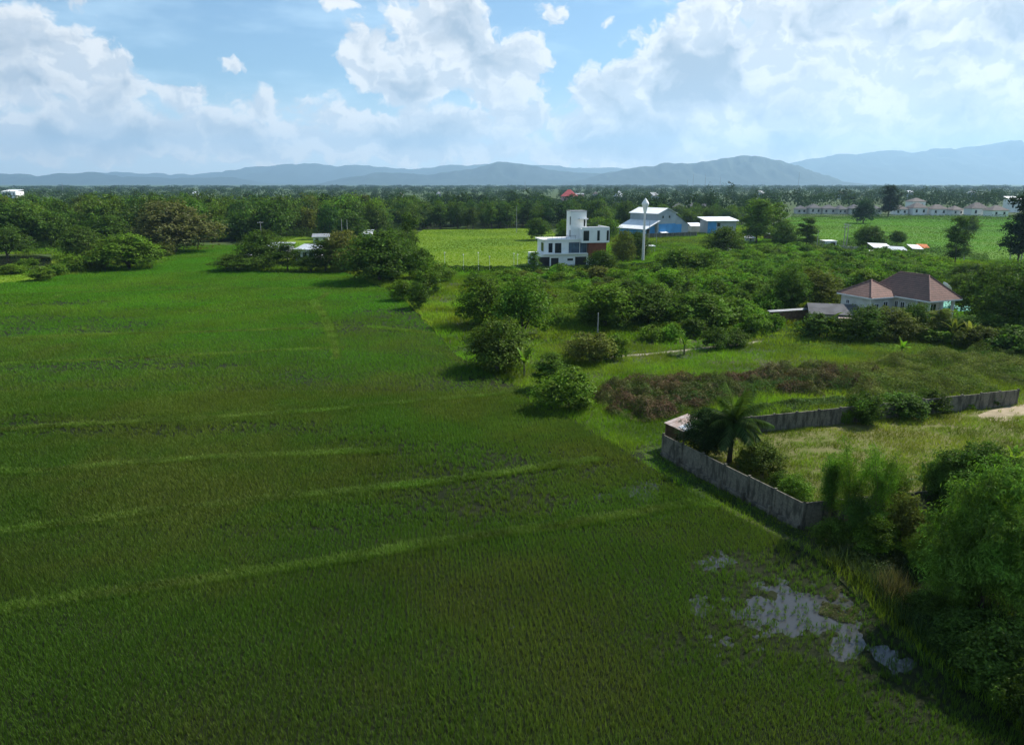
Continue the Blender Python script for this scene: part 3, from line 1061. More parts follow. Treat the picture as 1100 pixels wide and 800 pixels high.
# ------------------------------------------------------------------ the white modern house
h0 = G(604, 286.5)
house = tag(empty('modern_house', h0, R(12)), 'white cubic three storey house with stair tower and brown panel', 'house')
part('wall', M_white, house, lambda b: (b.box(-7.4, 11.4, 0.0, 9.5, -.2, 3.35), b.box(-4.8, 7.2, .9, 9.0, 3.35, 7.05),
                                        b.box(5.2, 13.0, -.7, 8.6, 6.35, 10.1), b.box(2.9, 7.3, 2.2, 6.6, 10.1, 14.6), b.box(2.9, 5.196, 2.2, 6.6, 7.05, 10.1)))
part('brown_panel', M_brown, house, lambda b: b.box(7.3, 12.3, -.35, 8.4, 2.3, 6.346))
part('terrace', M_white, house, lambda b: (b.box(-5.4, 7.0, -.75, .896, 3.354, 3.6), b.box(-5.5, 5.19, .55, 9.2, 7.054, 7.35)))
part('parapet', M_white, house, lambda b: (b.box(5.2, 13.0, -.7, -.45, 10.104, 10.5), b.box(12.75, 13.0, -.446, 8.6, 10.104, 10.5)))
part('roof', M_greym, house, lambda b: (b.box(2.8, 7.4, 2.1, 6.7, 14.604, 14.78), b.box(7.85, 12.7, -.4, 8.4, 10.104, 10.16)))
part('railing', M_rail, house, lambda b: ([b.tube([(-5.3 + k * 1.3, .7, 7.35), (-5.3 + k * 1.3, .7, 8.25)], .03, 5) for k in range(8)], b.tube([(-5.3, .7, 8.25), (3.9, .7, 8.25)], .04, 5), b.tube([(-5.3, .7, 7.85), (3.9, .7, 7.85)], .025, 5),
                                          b.tube([(-5.3, .7, 8.25), (-5.3, 8.8, 8.25)], .04, 5)))
part('railing', M_rail, house, lambda b: ([b.tube([(8 + k * 1.1, 8.4, 10.1), (8 + k * 1.1, 8.4, 11.1)], .03, 5) for k in range(5)], b.tube([(8, 8.4, 11.1), (12.4, 8.4, 11.1)], .04, 5)))
part('garage_opening', M_dark, house, lambda b: (b.box(-6.8, -3.6, -.03, -.004, .05, 2.7),))
part('garage_opening', M_dark, house, lambda b: (b.box(-3.2, -1.1, -.03, -.004, .05, 2.4),))
part('door', M_dark, house, lambda b: b.box(3.6, 6.8, -.04, -.004, .05, 2.6))
window(house, 1.4, 3.0, 1.6, 2.2, 0)
window(house, -3.7, -2.6, 3.8, 6.3, .9)
window(house, -1.9, -.1, 3.6, 6.3, .9, mull=2)
window(house, 2.0, 5.0, 3.6, 6.4, .9, M_glassb, mull=3)
window(house, 5.2, 7.1, 3.6, 6.4, .9, M_glassb, mull=2)
window(house, 5.6, 7.2, 6.9, 9.6, -.7)
window(house, 9.5, 10.2, 6.9, 9.6, -.7)
window(house, 12.2, 12.8, 6.9, 9.6, -.7)
window(house, 6.5, 6.95, 10.6, 12.6, 2.2)
window(house, 2.6, 3.2, 11.0, 13.2, 2.9, face='left')
window(house, 2.6, 3.2, 7.8, 9.6, 2.9, face='left')
window(house, 2.0, 4.5, 4.0, 6.3, -4.8, face='left', mull=2)
part('canopy', M_white, house, lambda b: b.box(5.0, 7.4, 1.0, 2.196, 12.5, 12.75))

# ------------------------------------------------------------------ blue and white factory hall
f0 = G(706, 253.5)
fac = tag(empty('factory_hall', f0, R(35)), 'blue and pale grey metal factory hall with white roofs', 'factory')


def gable(b, x0, x1, y0, y1, z0, ze, zr):
    xm = (x0 + x1) / 2
    p = [(x0, y0, z0), (x1, y0, z0), (x1, y0, ze), (xm, y0, zr), (x0, y0, ze), (x0, y1, z0), (x1, y1, z0), (x1, y1, ze), (xm, y1, zr), (x0, y1, ze)]
    b.poly(p, [(0, 1, 2, 3, 4), (9, 8, 7, 6, 5), (1, 6, 7, 2), (0, 4, 9, 5)])


def lean(b, x0, x1, y0, y1, z0, za, zb):
    """shed body whose top slopes from za at x0 to zb at x1"""
    p = [(x0, y0, z0), (x1, y0, z0), (x1, y1, z0), (x0, y1, z0), (x0, y0, za), (x1, y0, zb), (x1, y1, zb), (x0, y1, za)]
    b.poly(p, [(0, 3, 2, 1), (4, 5, 6, 7), (0, 1, 5, 4), (1, 2, 6, 5), (2, 3, 7, 6), (3, 0, 4, 7)])


part('wall', M_sidew, fac, lambda b: (gable(b, 0, 11, 0, 17, -.2, 9.4, 11.4), lean(b, 11.004, 19.5, .3, 16, -.2, 8.95, 4.25), lean(b, -7.6, -.004, 1.5, 16, -.2, 3.2, 6.2)))
part('blue_siding', M_sideb, fac, lambda b: (b.box(.6, 11.0, -.06, -.004, .1, 5.0), b.box(11.01, 15.2, .22, .296, .1, 4.6)))
part('blue_siding', M_sideb, fac, lambda b: (b.box(-7.4, -.2, 1.42, 1.496, .1, 4.0), b.box(-7.68, -7.604, 1.6, 15.8, .1, 2.9)))
part('roof', M_roofw, fac, lambda b: (b.slab((-.6, -.5, 9.35), (5.5, -.5, 11.65), (5.5, 17.5, 11.65), (-.6, 17.5, 9.35), .15), b.slab((5.504, -.5, 11.65), (11.6, -.5, 9.35), (11.6, 17.5, 9.35), (5.504, 17.5, 11.65), .15)))
part('roof', M_roofw, fac, lambda b: (b.slab((-8.6, -1.5, 3.1), (-.01, -1.5, 6.5), (-.01, 17, 6.5), (-8.6, 17, 3.1), .15),))
part('roof', M_roofg, fac, lambda b: (b.slab((11.01, .0, 9.1), (20.2, .0, 4.0), (20.2, 16.5, 4.0), (11.01, 16.5, 9.1), .12),))
window(fac, 2.6, 3.4, 7.4, 8.4, 0)
window(fac, 6.6, 7.4, 7.4, 8.4, 0)
part('door', M_dark, fac, lambda b: b.box(-5.2, -3.2, 1.38, 1.416, .05, 3))
part('awning', M_roofw, fac, lambda b: b.slab((1.0, -1.8, 1.3), (5.0, -1.8, 1.3), (5.0, -.07, 1.7), (1.0, -.07, 1.7), .06))

f1 = G(762, 252)
sh = tag(empty('workshop', f1, R(8)), 'small blue fronted workshop with flat white roof beside the factory', 'building')
part('wall', M_sidew, sh, lambda b: b.box(-1.0, 12.2, 0, 9, -.2, 5.9))
part('blue_siding', M_sideb, sh, lambda b: b.box(-1.0, 3.0, -.07, -.004, .1, 5.7))
part('roof', M_roofw, sh, lambda b: b.slab((-2.2, -1.6, 6.0), (13.2, -1.6, 6.0), (13.2, 10, 7.3), (-2.2, 10, 7.3), .2))
window(sh, 3.4, 4.8, 3.4, 5.0, 0)
part('roller_door', M_greym, sh, lambda b: b.box(6.2, 10.0, -.05, -.004, .05, 3.6))
p = G(746, 250.5)
o = tag(empty('storage_shed', p, R(10)), 'low white roofed shed between the factory and the workshop', 'shed')
part('wall', M_offwhite, o, lambda b: b.box(-.6, 5.0, 2, 8, -.2, 3.0))
part('roof', M_roofw, o, lambda b: b.slab((-1.2, 1.2, 3.05), (5.6, 1.2, 3.05), (5.6, 9, 4.2), (-1.2, 9, 4.2), .12))
p0, p1 = G(690, 256.5), G(748, 254.5)
L = (p1 - p0).length
o = tag(empty('block_wall', p0, math.atan2(p1.y - p0.y, p1.x - p0.x)), 'long grey block wall in front of the blue factory', 'wall')
part('panel', M_block, o, lambda b: [b.box(k * 3.0 + .1, k * 3.0 + 2.9, -.06, .06, -.2, 2.0) for k in range(int(L / 3))])
part('post', M_pole, o, lambda b: [b.box(k * 3.0 - .098, k * 3.0 + .098, -.1, .1, -.2, 2.15) for k in range(int(L / 3) + 1)])

# water tower
p = G(690.5, 281)
wt = tag(empty('water_tower', p), 'slender white water tower with onion shaped tank', 'water tower')
Ht = top_z(690.5, 281, 212.8)
part('column', M_white, wt, lambda b: b.lathe([(.40, -.2), (.39, 1), (.33, Ht * .5), (.28, Ht - 4.3)], 18), True)
part('tank', M_white, wt, lambda b: b.lathe([(.33, Ht - 4.3), (.5, Ht - 3.4), (.66, Ht - 2.7), (.98, Ht - 1.9), (1.04, Ht - 1.6), (.95, Ht - 1.3), (.54, Ht - .65), (.2, Ht - .2), (.02, Ht)], 20), True)
part('ladder', M_greym, wt, lambda b: (b.tube([(-.18, -.58, 0), (-.18, -.49, Ht - 4)], .03, 5), b.tube([(.18, -.58, 0), (.18, -.49, Ht - 4)], .03, 5), [b.tube([(-.18, -.57 + k * .003, .5 + k * .5), (.18, -.57 + k * .003, .5 + k * .5)], .02, 4) for k in range(int((Ht - 5) / .5))]))
p = G(696, 272.5)
o = tag(empty('shelter', p, R(5)), 'low white flat roof shelter beside the water tower', 'shelter')
part('roof', M_roofw, o, lambda b: b.box(-2.2, 2.4, -.2, 3.4, 2.3, 2.5))
for (x, y) in ((-2, 0), (2.2, 0), (-2, 3.2), (2.2, 3.2)):
    part('post', M_greym, o, lambda b: b.tube([(x, y, -.1), (x, y, 2.3)], .06, 6))


# ------------------------------------------------------------------ hipped and gabled houses
def hip(b, x0, x1, y0, y1, ze, zr, ov=.5, th=.18):
    x0, x1, y0, y1 = x0 - ov, x1 + ov, y0 - ov, y1 + ov
    w, d = x1 - x0, y1 - y0
    if w >= d:
        a, c = (x0 + d / 2, (y0 + y1) / 2, zr), (x1 - d / 2 + .01, (y0 + y1) / 2, zr)
        f = [(0, 1, 5, 4), (1, 2, 5), (2, 3, 4, 5), (3, 0, 4)]
    else:
        a, c = ((x0 + x1) / 2, y0 + w / 2, zr), ((x0 + x1) / 2, y1 - w / 2, zr)
        f = [(0, 1, 4), (1, 2, 5, 4), (2, 3, 5), (3, 0, 4, 5)]
    p = [(x0, y0, ze), (x1, y0, ze), (x1, y1, ze), (x0, y1, ze), a, c, (x0, y0, ze - th), (x1, y0, ze - th), (x1, y1, ze - th), (x0, y1, ze - th)]
    f += [(9, 8, 7, 6), (0, 6, 7, 1), (1, 7, 8, 2), (2, 8, 9, 3), (3, 9, 6, 0)]
    b.poly(p, f)
    return p[:6]


def ridgeline(b, pts, pairs, r=.11):
    for i, j in pairs:
        a, c = Vector(pts[i]), Vector(pts[j])
        if (c - a).length > .3:
            b.tube([a + Vector((0, 0, .05)), c + Vector((0, 0, .05))], r, 6)


# the terracotta roofed house
p = G(936, 320.5, 4.6)
p.z = 0
th_ = tag(empty('villa', p, R(22)), 'cream villa under linked terracotta hip roofs', 'house')
part('wall', M_offwhite, th_, lambda b: (b.box(.5, 5.596, .5, 6.4, -.2, 4.55), b.box(5.6, 11.0, -3.2, 5.0, -.2, 4.7), b.box(10.4, 13.4, -1.8, 1.6, -.2, 4.45), b.box(5.6, 11.0, -5.8, -3.204, -.2, .9)))
rw = MB()
h1 = hip(rw, .5, 6.4, .5, 6.4, 4.6, 6.9, .55)
h2 = hip(rw, 5.4, 11.2, -5.8, 5.2, 4.75, 8.1, .6)
h3 = hip(rw, 9.6, 13.8, -3.2, 2.0, 4.5, 6.5, .5)
rf = rw.build('roof', M_terra, th_)
rb = MB()
for hp in (h1, h2, h3):
    ridgeline(rb, hp, ((0, 4), (1, 4), (2, 5), (3, 5), (4, 5)) if hp is not h1 else ((0, 4), (1, 5), (2, 5), (3, 4)))
rb.build('ridge_tiles', M_ridge, rf)
part('fascia', M_white, th_, lambda b: (b.box(-.05, 6.9, -.08, -.053, 4.4, 4.58), b.box(-.08, -.053, -.05, 6.9, 4.4, 4.58), b.box(4.8, 11.8, -6.43, -6.403, 4.55, 4.73), b.box(4.77, 4.797, -6.4, -.1, 4.55, 4.73)))
for (x, y) in ((5.75, -5.65), (5.75, -3.5), (8.4, -5.65), (10.85, -5.65)):
    part('porch_post', M_white, th_, lambda b: b.box(x - .16, x + .16, y - .16, y + .16, .904, 4.55))
part('balustrade', M_white, th_, lambda b: (b.box(5.95, 10.65, -5.7, -5.6, 1.62, 1.74), [b.box(6.0 + k * .3, 6.1 + k * .3, -5.69, -5.61, .904, 1.62) for k in range(15) if abs(6.05 + k * .3 - 8.4) > .3]))
part('door', M_dark, th_, lambda b: b.box(6.4, 7.5, -3.26, -3.204, .95, 3.4))
window(th_, 8.2, 10.4, 1.4, 3.6, -3.2, M_glass, M_white, mull=3)
for x0, x1, z0, z1 in ((1.4, 2.3, .8, 3.6), (3.2, 4.2, 2.4, 3.8)):
    window(th_, x0, x1, z0, z1, .5, M_glass, M_white, mull=2)
for y0, y1, z0, z1 in ((4.6, 5.3, 3.0, 3.7), (1.8, 3.0, .9, 2.2)):
    window(th_, y0, y1, z0, z1, .5, M_glass, M_white, face='left', mull=2)
for y0, y1, z0, z1 in ((-2.9, -2.0, .9, 3.7), (-1.5, -.7, 2.6, 3.9), (-.3, .35, 2.8, 3.9)):
    window(th_, y0, y1, z0, z1, 5.6, M_glass, M_white, face='left', mull=2)
part('downpipe', M_white, th_, lambda b: b.tube([(.4, .42, 0), (.4, .42, 4.5)], .06, 6))
part('downpipe', M_white, th_, lambda b: b.tube([(5.45, -.45, 0), (5.45, -.45, 4.6)], .06, 6))

p = G(1003, 345)
o = tag(empty('garden_canopy', p, R(8)), 'torn green tarpaulin canopy beside the villa porch', 'canopy')
part('tarpaulin', M_teal, o, lambda b: (b.slab((-.5, 0, 2.2), (4.6, .3, 2.0), (4.4, 2.4, 2.9), (-.2, 2.2, 3.0), .03), b.slab((4.0, -.4, 1.6), (7.0, -.2, 1.7), (7.2, 1.4, 2.3), (4.2, 1.2, 2.2), .03)))
for (x, y, z) in ((-.4, .1, 2.2), (4.5, .4, 2.0), (4.3, 2.3, 2.85), (0, 2.1, 2.95), (6.8, 0, 1.7)):
    part('pole', M_greym, o, lambda b: b.tube([(x, y, -.1), (x, y, z - .04)], .04, 6))
p = G(1012, 336)
o = tag(empty('satellite_dish', p), 'white satellite dish on a post right of the villa roof', 'satellite dish')
part('dish', M_white, o, lambda b: b.lathe([(.05, 0), (.45, .06), (.8, .2), (1.0, .34), (1.0, .37), (.8, .24), (.45, .1), (.02, .05)], 18), True).matrix_basis = Matrix.Translation((0, 0, 4.4)) @ Matrix.Rotation(R(50), 4, 'Y')
part('mast', M_greym, o, lambda b: b.tube([(0, 0, 0), (0, 0, 4.4)], .06, 6))

# grey roofed shed beside it
p = G(893, 350)
o = tag(empty('garden_shed', p, R(-14)), 'grey gable roofed outbuilding left of the terracotta villa', 'shed')
part('wall', M_offwhite, o, lambda b: (b.box(-3.0, 3.2, 0, 5, -.2, 1.9),))
part('roof', M_roofg, o, lambda b: (b.slab((-3.6, -.7, 1.95), (3.8, -.7, 1.95), (3.8, 2.5, 3.2), (-3.6, 2.5, 3.2), .12), b.slab((-3.6, 2.504, 3.2), (3.8, 2.504, 3.2), (3.8, 5.6, 1.95), (-3.6, 5.6, 1.95), .12)))
part('door', M_wood, o, lambda b: b.box(1.4, 2.6, -.06, -.004, 0, 1.8))
p = G(911, 352)
o = tag(empty('brick_lean_to', p, R(-14)), 'low rusty roofed lean-to between the grey outbuilding and bushes', 'shed')
part('wall', mat('red_brick', (.24, .09, .06), (.17, .07, .05), 3, .9), o, lambda b: b.box(-1.2, 1.6, 0, 2.6, -.2, 1.5))
part('roof', M_rust, o, lambda b: b.slab((-1.6, -.4, 1.52), (2.0, -.4, 1.52), (2.0, 3, 2.1), (-1.6, 3, 2.1), .05))
p0, p1 = G(826, 348), G(868, 345)
L = (p1 - p0).length
o = tag(empty('board_fence', p0, math.atan2(p1.y - p0.y, p1.x - p0.x)), 'dark weathered board fence left of the grey outbuilding', 'fence')
part('panel', M_wood, o, lambda b: [b.box(k * .3 + .01, k * .3 + .29, -.02, .02, -.1, 1.75 + .08 * ((k * 7) % 3)) for k in range(int(L / .3))])
part('post', M_pole, o, lambda b: [b.box(k * 2.1 - .07, k * 2.1 + .07, .024, .16, -.1, 1.95) for k in range(int(L / 2.1) + 1)])
part('top_sheet', M_greym, o, lambda b: b.slab((0, -.1, 1.98), (L, -.1, 1.98), (L, .7, 2.12), (0, .7, 2.12), .04))


def cottage(px, base, wpx, hgt, name, label, cat, wallm, roofm, yaw=0.0, depth=7.0, flat=False, group=None, rise=.45, nwin=2):
    p = G(px, base)
    W = wpx * ppm(px, base)
    o = tag(empty(name, p, yaw), label, cat, group)
    ze = hgt * (1 - rise)
    part('wall', wallm, o, lambda b: b.box(-W / 2, W / 2, 0, depth, -.3, ze))
    if flat:
        part('roof', roofm, o, lambda b: b.slab((-W / 2 - .5, -.6, ze + .05), (W / 2 + .5, -.6, ze + .05), (W / 2 + .5, depth + .5, hgt), (-W / 2 - .5, depth + .5, hgt), .15))
    else:
        part('roof', roofm, o, lambda b: hip(b, -W / 2, W / 2, 0, depth, ze + .19, hgt, .6))
    for k in range(nwin):
        c = -W / 2 + W * (k + .5) / nwin
        window(o, c - min(.7, W * .1), c + min(.7, W * .1), ze * .35, ze * .8, 0, ft=.1)
    return o


def house_row(specs, name, label, cat, group, wallm):
    for i, (px, base, wpx, hgt, rm, yaw) in enumerate(specs):
        cottage(px, base, wpx * (.78 + .12 * (i * 7 % 3)), hgt * (.92 + .08 * (i * 5 % 3)), name, label, cat, wallm, rm, R(yaw + (i * 11 % 7 - 3) * 3), 9.0, group=group)


house_row([(861, 229.6, 13, 6.4, M_roofg, 2), (876, 229.8, 14, 6.8, M_roofg, 2), (891, 229.9, 14, 6.6, M_roofg, 2), (905, 230.1, 13, 6.8, M_roofg, 2), (919, 230.3, 13, 6.6, M_roofg, 2), (941, 230.4, 13, 6.8, M_roofg, 2)],
          'row_house', 'grey roofed pale house of the low row behind the right field', 'house', 'row of houses behind the field', M_offwhite)
house_row([(968, 230.8, 17, 7.4, M_roofb, 4), (988, 231, 18, 8.0, M_roofb, 2), (1009, 231.2, 17, 7.4, M_roofb, 6), (1029, 231.5, 17, 7.2, M_roofb, 2), (1052, 232.2, 20, 8.4, M_roofb, 5), (1074, 233, 18, 7.4, M_roofb, -4)],
          'row_house', 'brownish hip roofed white house right of the tall dark tree', 'house', 'hip roofed houses behind the field', M_white)
cottage(986, 228.5, 15, 11, 'pale_house', 'tall pale roofed house rising behind the brownish hip roofs', 'house', M_white, M_roofb, R(5), 9, rise=.25)
cottage(1090, 228, 12, 12, 'pale_house', 'white flat roofed house at the far right behind the row', 'house', M_white, M_roofw, 0, 9, True, rise=.2)
cottage(729, 231, 15, 8.4, 'grey_house', 'grey hip roofed house directly behind the factory ridge', 'house', M_offwhite, M_roofg, R(-8), 10)
cottage(744, 231, 14, 8.4, 'grey_house', 'middle grey house of the three behind the factory', 'house', M_offwhite, M_roofg, R(-8), 10)
cottage(757, 230.5, 12, 8.2, 'grey_house', 'grey house behind the flat roofed workshop', 'house', M_offwhite, M_roofg, R(-8), 10)
cottage(611, 220, 17, 15.5, 'red_roof_hall', 'red roofed hall above the trees behind the white modern house', 'building', M_pink, M_redroof, R(-6), 14)
cottage(623, 219.5, 8, 11.5, 'pink_annex', 'small pinkish block joined to the red roofed hall', 'building', M_pink, M_greym, 0, 9, True, rise=.1)
cottage(666, 218, 9, 14, 'white_roof_house', 'bright white pyramid roof among the far trees', 'building', M_white, M_roofw, R(10), 10, rise=.5)
cottage(657, 236, 24, 4.6, 'long_shed', 'long low grey green shed between the trees behind the house', 'shed', M_offwhite, M_greym, 0, 8, True, rise=.2, nwin=4)
cottage(832, 258, 12, 4.3, 'hut', 'small white roofed hut at the edge of the bright field', 'hut', M_wood, M_roofw, R(8), 5, nwin=1)
cottage(806, 260, 9, 2.6, 'hut', 'tiny pale roofed shelter left of the white roofed hut', 'hut', M_offwhite, M_roofw, R(-6), 3, nwin=1)
cottage(788, 274, 10, 2.4, 'hut', 'low white roof hidden in the orchard edge', 'hut', M_offwhite, M_roofw, R(4), 3, nwin=1)
# left of the field
o = cottage(328, 282, 21, 4.6, 'farm_house', 'white walled farm building behind bushes at the field edge', 'house', M_white, M_sidew, R(-6), 8, True, rise=.2, nwin=3)
cottage(296, 279, 24, 4.6, 'farm_shed', 'long pale roofed shed left of the white farm building', 'shed', M_greym, M_sidew, R(-4), 7, True, rise=.25, nwin=2)
cottage(270, 283, 11, 2.5, 'farm_shed', 'small white lean-to roof behind the dark bush', 'shed', M_greym, M_roofw, R(-6), 4, True, rise=.15, nwin=1)
cottage(345, 262, 16, 3.4, 'farm_shed', 'grey white shed among the trees behind the farm building', 'shed', M_offwhite, M_greym, R(12), 6, True, rise=.25)
cottage(62, 246, 23, 8.0, 'warehouse', 'pale green roofed warehouse inside the left wood', 'warehouse', M_sidew, mat('pale_green_roof', (.42, .47, .42), None, .3, .6), R(8), 14, True, rise=.2, nwin=4)
cottage(79, 247, 7, 6, 'warehouse', 'small cream annex right of the pale green warehouse', 'warehouse', M_offwhite, M_roofw, R(8), 8, True, rise=.2, nwin=1)
cottage(10, 213, 15, 12.5, 'white_warehouse', 'distant white warehouse at the far left horizon', 'warehouse', M_white, M_roofw, 0, 20, True, rise=.2, nwin=4)
cottage(349, 231, 8, 12.5, 'red_house', 'far red roofed house among the left trees', 'house', M_offwhite, M_redroof, R(8), 9)
cottage(310, 248, 8, 5.5, 'pale_house', 'small pale domed roof amid the left wood', 'house', M_offwhite, mat('tan_roof', (.36, .33, .27), None, .8, .8), R(8), 7)
cottage(394, 256, 9, 3.2, 'pale_house', 'small white house half hidden behind the left tree group', 'house', M_white, M_sidew, R(0), 5, True, nwin=1)

# the cluster by the orchard
p = G(892, 267.5)
o = tag(empty('gate_house', p, R(4)), 'white cubic gatehouse with one dark doorway', 'gatehouse')
part('wall', M_white, o, lambda b: b.box(-2.1, 2.0, 0, 4, -.2, 2.6))
part('roof', M_white, o, lambda b: b.box(-2.25, 2.15, -.15, 4.15, 2.604, 2.8))
part('door', M_dark, o, lambda b: b.box(-.1, 1.6, -.04, -.004, 0, 2.2))
p0, p1 = G(900, 267.8), G(925, 270)
L = (p1 - p0).length
o = tag(empty('garden_wall', p0, math.atan2(p1.y - p0.y, p1.x - p0.x)), 'low pale wall running right from the gatehouse', 'wall')
part('panel', M_offwhite, o, lambda b: [b.box(k * 2.5 + .1, k * 2.5 + 2.4, -.06, .06, -.1, 1.3) for k in range(int(L / 2.5))])
part('post', M_pole, o, lambda b: [b.box(k * 2.5 - .098, k * 2.5 + .098, -.1, .1, -.1, 1.6) for k in range(int(L / 2.5) + 1)])
p0, p1 = G(829, 267), G(879, 268)
L = (p1 - p0).length
o = tag(empty('board_fence', p0, math.atan2(p1.y - p0.y, p1.x - p0.x)), 'brown plank fence at the back of the orchard', 'fence')
part('panel', M_wood, o, lambda b: [b.box(k * .34 + .01, k * .34 + .30, -.02, .02, -.1, 1.3) for k in range(int(L / .34))])
for i, (px, base, wpx, hh, d, yaw, m, lab) in enumerate(((948, 273, 20, 2.2, 6, -6, M_roofw, 'long white sheet roof of an open shed beside the orchard'), (966, 275.5, 17, 1.9, 5, -10, M_sidew, 'pale tilted sheet roof right of the white open shed'),
                                                        (985, 273, 12, 1.9, 4, -4, M_roofw, 'small white sheet roof next to the orange tarpaulin'), (941, 278, 10, 1.4, 3, -8, M_roofw, 'low white roof nearest the orchard bushes'))):
    p = G(px, base)
    W = wpx * ppm(px, base)
    o = tag(empty('open_shed', p, R(yaw)), lab, 'shed', 'open sheds by the orchard')
    part('roof', m, o, lambda b: b.slab((-W / 2, -.4, hh - .1), (W / 2, -.4, hh - .3), (W / 2, d, hh + .7), (-W / 2, d, hh + .9), .06))
    for (x, y, z) in ((-W / 2 + .2, 0, hh - .12), (W / 2 - .2, 0, hh - .32), (-W / 2 + .2, d - .3, hh + .74), (W / 2 - .2, d - .3, hh + .56)):
        part('post', M_greym, o, lambda b: b.tube([(x, y, -.1), (x, y, z)], .06, 6))
p = G(991, 271)
o = tag(empty('tarpaulin_tent', p, R(-5)), 'orange tarpaulin stretched over poles at the shed end', 'tarpaulin')
part('sheet', M_orange, o, lambda b: (b.slab((-1.9, -.5, 1.5), (1.9, -.5, 1.4), (1.7, 1.6, 2.5), (-1.7, 1.6, 2.6), .03), b.slab((-1.7, 1.604, 2.6), (1.7, 1.604, 2.5), (1.9, 3.4, 1.6), (-1.9, 3.4, 1.7), .03)))
for x in (-1.6, 1.6):
    part('pole', M_wood, o, lambda b: b.tube([(x, 1.6, -.1), (x, 1.6, 2.46)], .05, 6))

# ------------------------------------------------------------------ concrete walls of the plot
ZW = 1.9
WA, WB, WC = G(713, 466.5, ZW), G(864, 540.5, ZW), G(1110, 516, ZW)
WD, WE = G(730, 455.5, ZW), G(1094, 418.5, ZW)


def plot_wall(a, c, label, z0=-.15, bay=2.45, z1=ZW, plinth=True):
    a, c = Vector((a.x, a.y, 0)), Vector((c.x, c.y, 0))
    L = (c - a).length
    n = max(1, round(L / bay))
    s = L / n
    o = tag(empty('concrete_wall', a, math.atan2(c.y - a.y, c.x - a.x)), label, 'wall')
    rd = random.Random(int(L * 10))
    for k in range(n):
        j = rd.uniform(-.03, .03)
        part('panel', M_block, o, lambda b: b.box(k * s + .082, (k + 1) * s - .082, -.05 + j * .4, .05 + j * .4, z0, z1 + j))
    for k in range(n + 1):
        part('post', M_block, o, lambda b: b.box(k * s - .08, k * s + .08, -.09, .09, z0 - .1, z1 + .1))
    if plinth:
        part('footing', M_block, o, lambda b: b.box(.1, L - .1, -.30, -.094, z0 - .1, .36))
        part('buttress', M_block, o, lambda b: [b.box(k * s - .07, k * s + .07, -.52, -.302, z0 - .1, .8) for k in range(1, n)])
    return o


plot_wall(WA, WB, 'stained grey concrete panel wall facing the rice paddy')
plot_wall(WB, WC, 'concrete wall behind the slender bamboo stems', plinth=False)
plot_wall(WE, WD, 'far grey concrete wall along the back of the plot', .05, plinth=False)

# metal roofed shelter at the wall corner
c = (WA + WD) / 2
p = G(716, 483)
o = tag(empty('wall_shelter', p, math.atan2(WB.y - WA.y, WB.x - WA.x)), 'rusty sheet roof shelter at the corner of the concrete walls', 'shelter')
part('roof', M_rust, o, lambda b: [b.slab((-.6 + k * .52, .05, 2.26 - .02 * (k % 2)), (-.09 + k * .52, .05, 2.26), (-.09 + k * .52, 2.5, 2.72), (-.6 + k * .52, 2.5, 2.72 - .02 * (k % 2)), .03) for k in range(5)])
part('white_sheet', M_roofw, o, lambda b: b.slab((1.0, .3, 2.34), (2.1, .3, 2.34), (2.1, 1.5, 2.56), (1.0, 1.5, 2.56), .02))
for (x, y, z) in ((-.5, .2, 2.2), (1.9, .2, 2.2), (-.5, 2.3, 2.62), (1.9, 2.3, 2.62)):
    part('post', M_wood, o, lambda b: b.tube([(x, y, -.2), (x, y, z)], .06, 6))
part('side_board', M_wood, o, lambda b: b.box(-.55, -.5, .3, 2.2, .1, 2.1))

# ------------------------------------------------------------------ poles and lamps


def lamp(px, base, top):
    p = G(px, base)
    H = top_z(px, base, top)
    o = tag(empty('street_lamp', p), 'thin white garden lamp on the hedge line before the yellow green field', 'lamp', 'lamps along the hedge')
    part('post', M_white, o, lambda b: b.tube([(0, 0, -.1), (0, 0, H - .35)], [.05, .03], 8))
    part('lamp_head', M_white, o, lambda b: b.lathe([(.06, H - .35), (.15, H - .22), (.17, H - .08), (.1, H), (.01, H + .02)], 10), True)


for a in ((478, 290, 271), (498, 291, 273), (514, 291, 271), (526, 291, 275), (552, 290, 272), (556, 290, 273)):
    lamp(*a)


def pole(px, base, top, label, arms=0, r=.13, group=None, name='utility_pole', cat='pole', m=None):
    p = G(px, base)
    H = top_z(px, base, top)
    o = tag(empty(name, p, R(20)), label, cat, group)
    part('shaft', m or M_pole, o, lambda b: b.tube([(0, 0, -.3), (0, 0, H)], [r * 1.3, r * .8], 8))
    for k in range(arms):
        part('crossarm', M_pole, o, lambda b: b.box(-.9, .9, -.06 - r, .06 - r, H - .5 - k * .9, H - .38 - k * .9))
        part('insulator', M_white, o, lambda b: [b.lathe([(.05, H - .38 - k * .9), (.09, H - .3 - k * .9), (.04, H - .18 - k * .9)], 8, c=(x, -r)) for x in (-.8, -.3, .3, .8)])
    return o


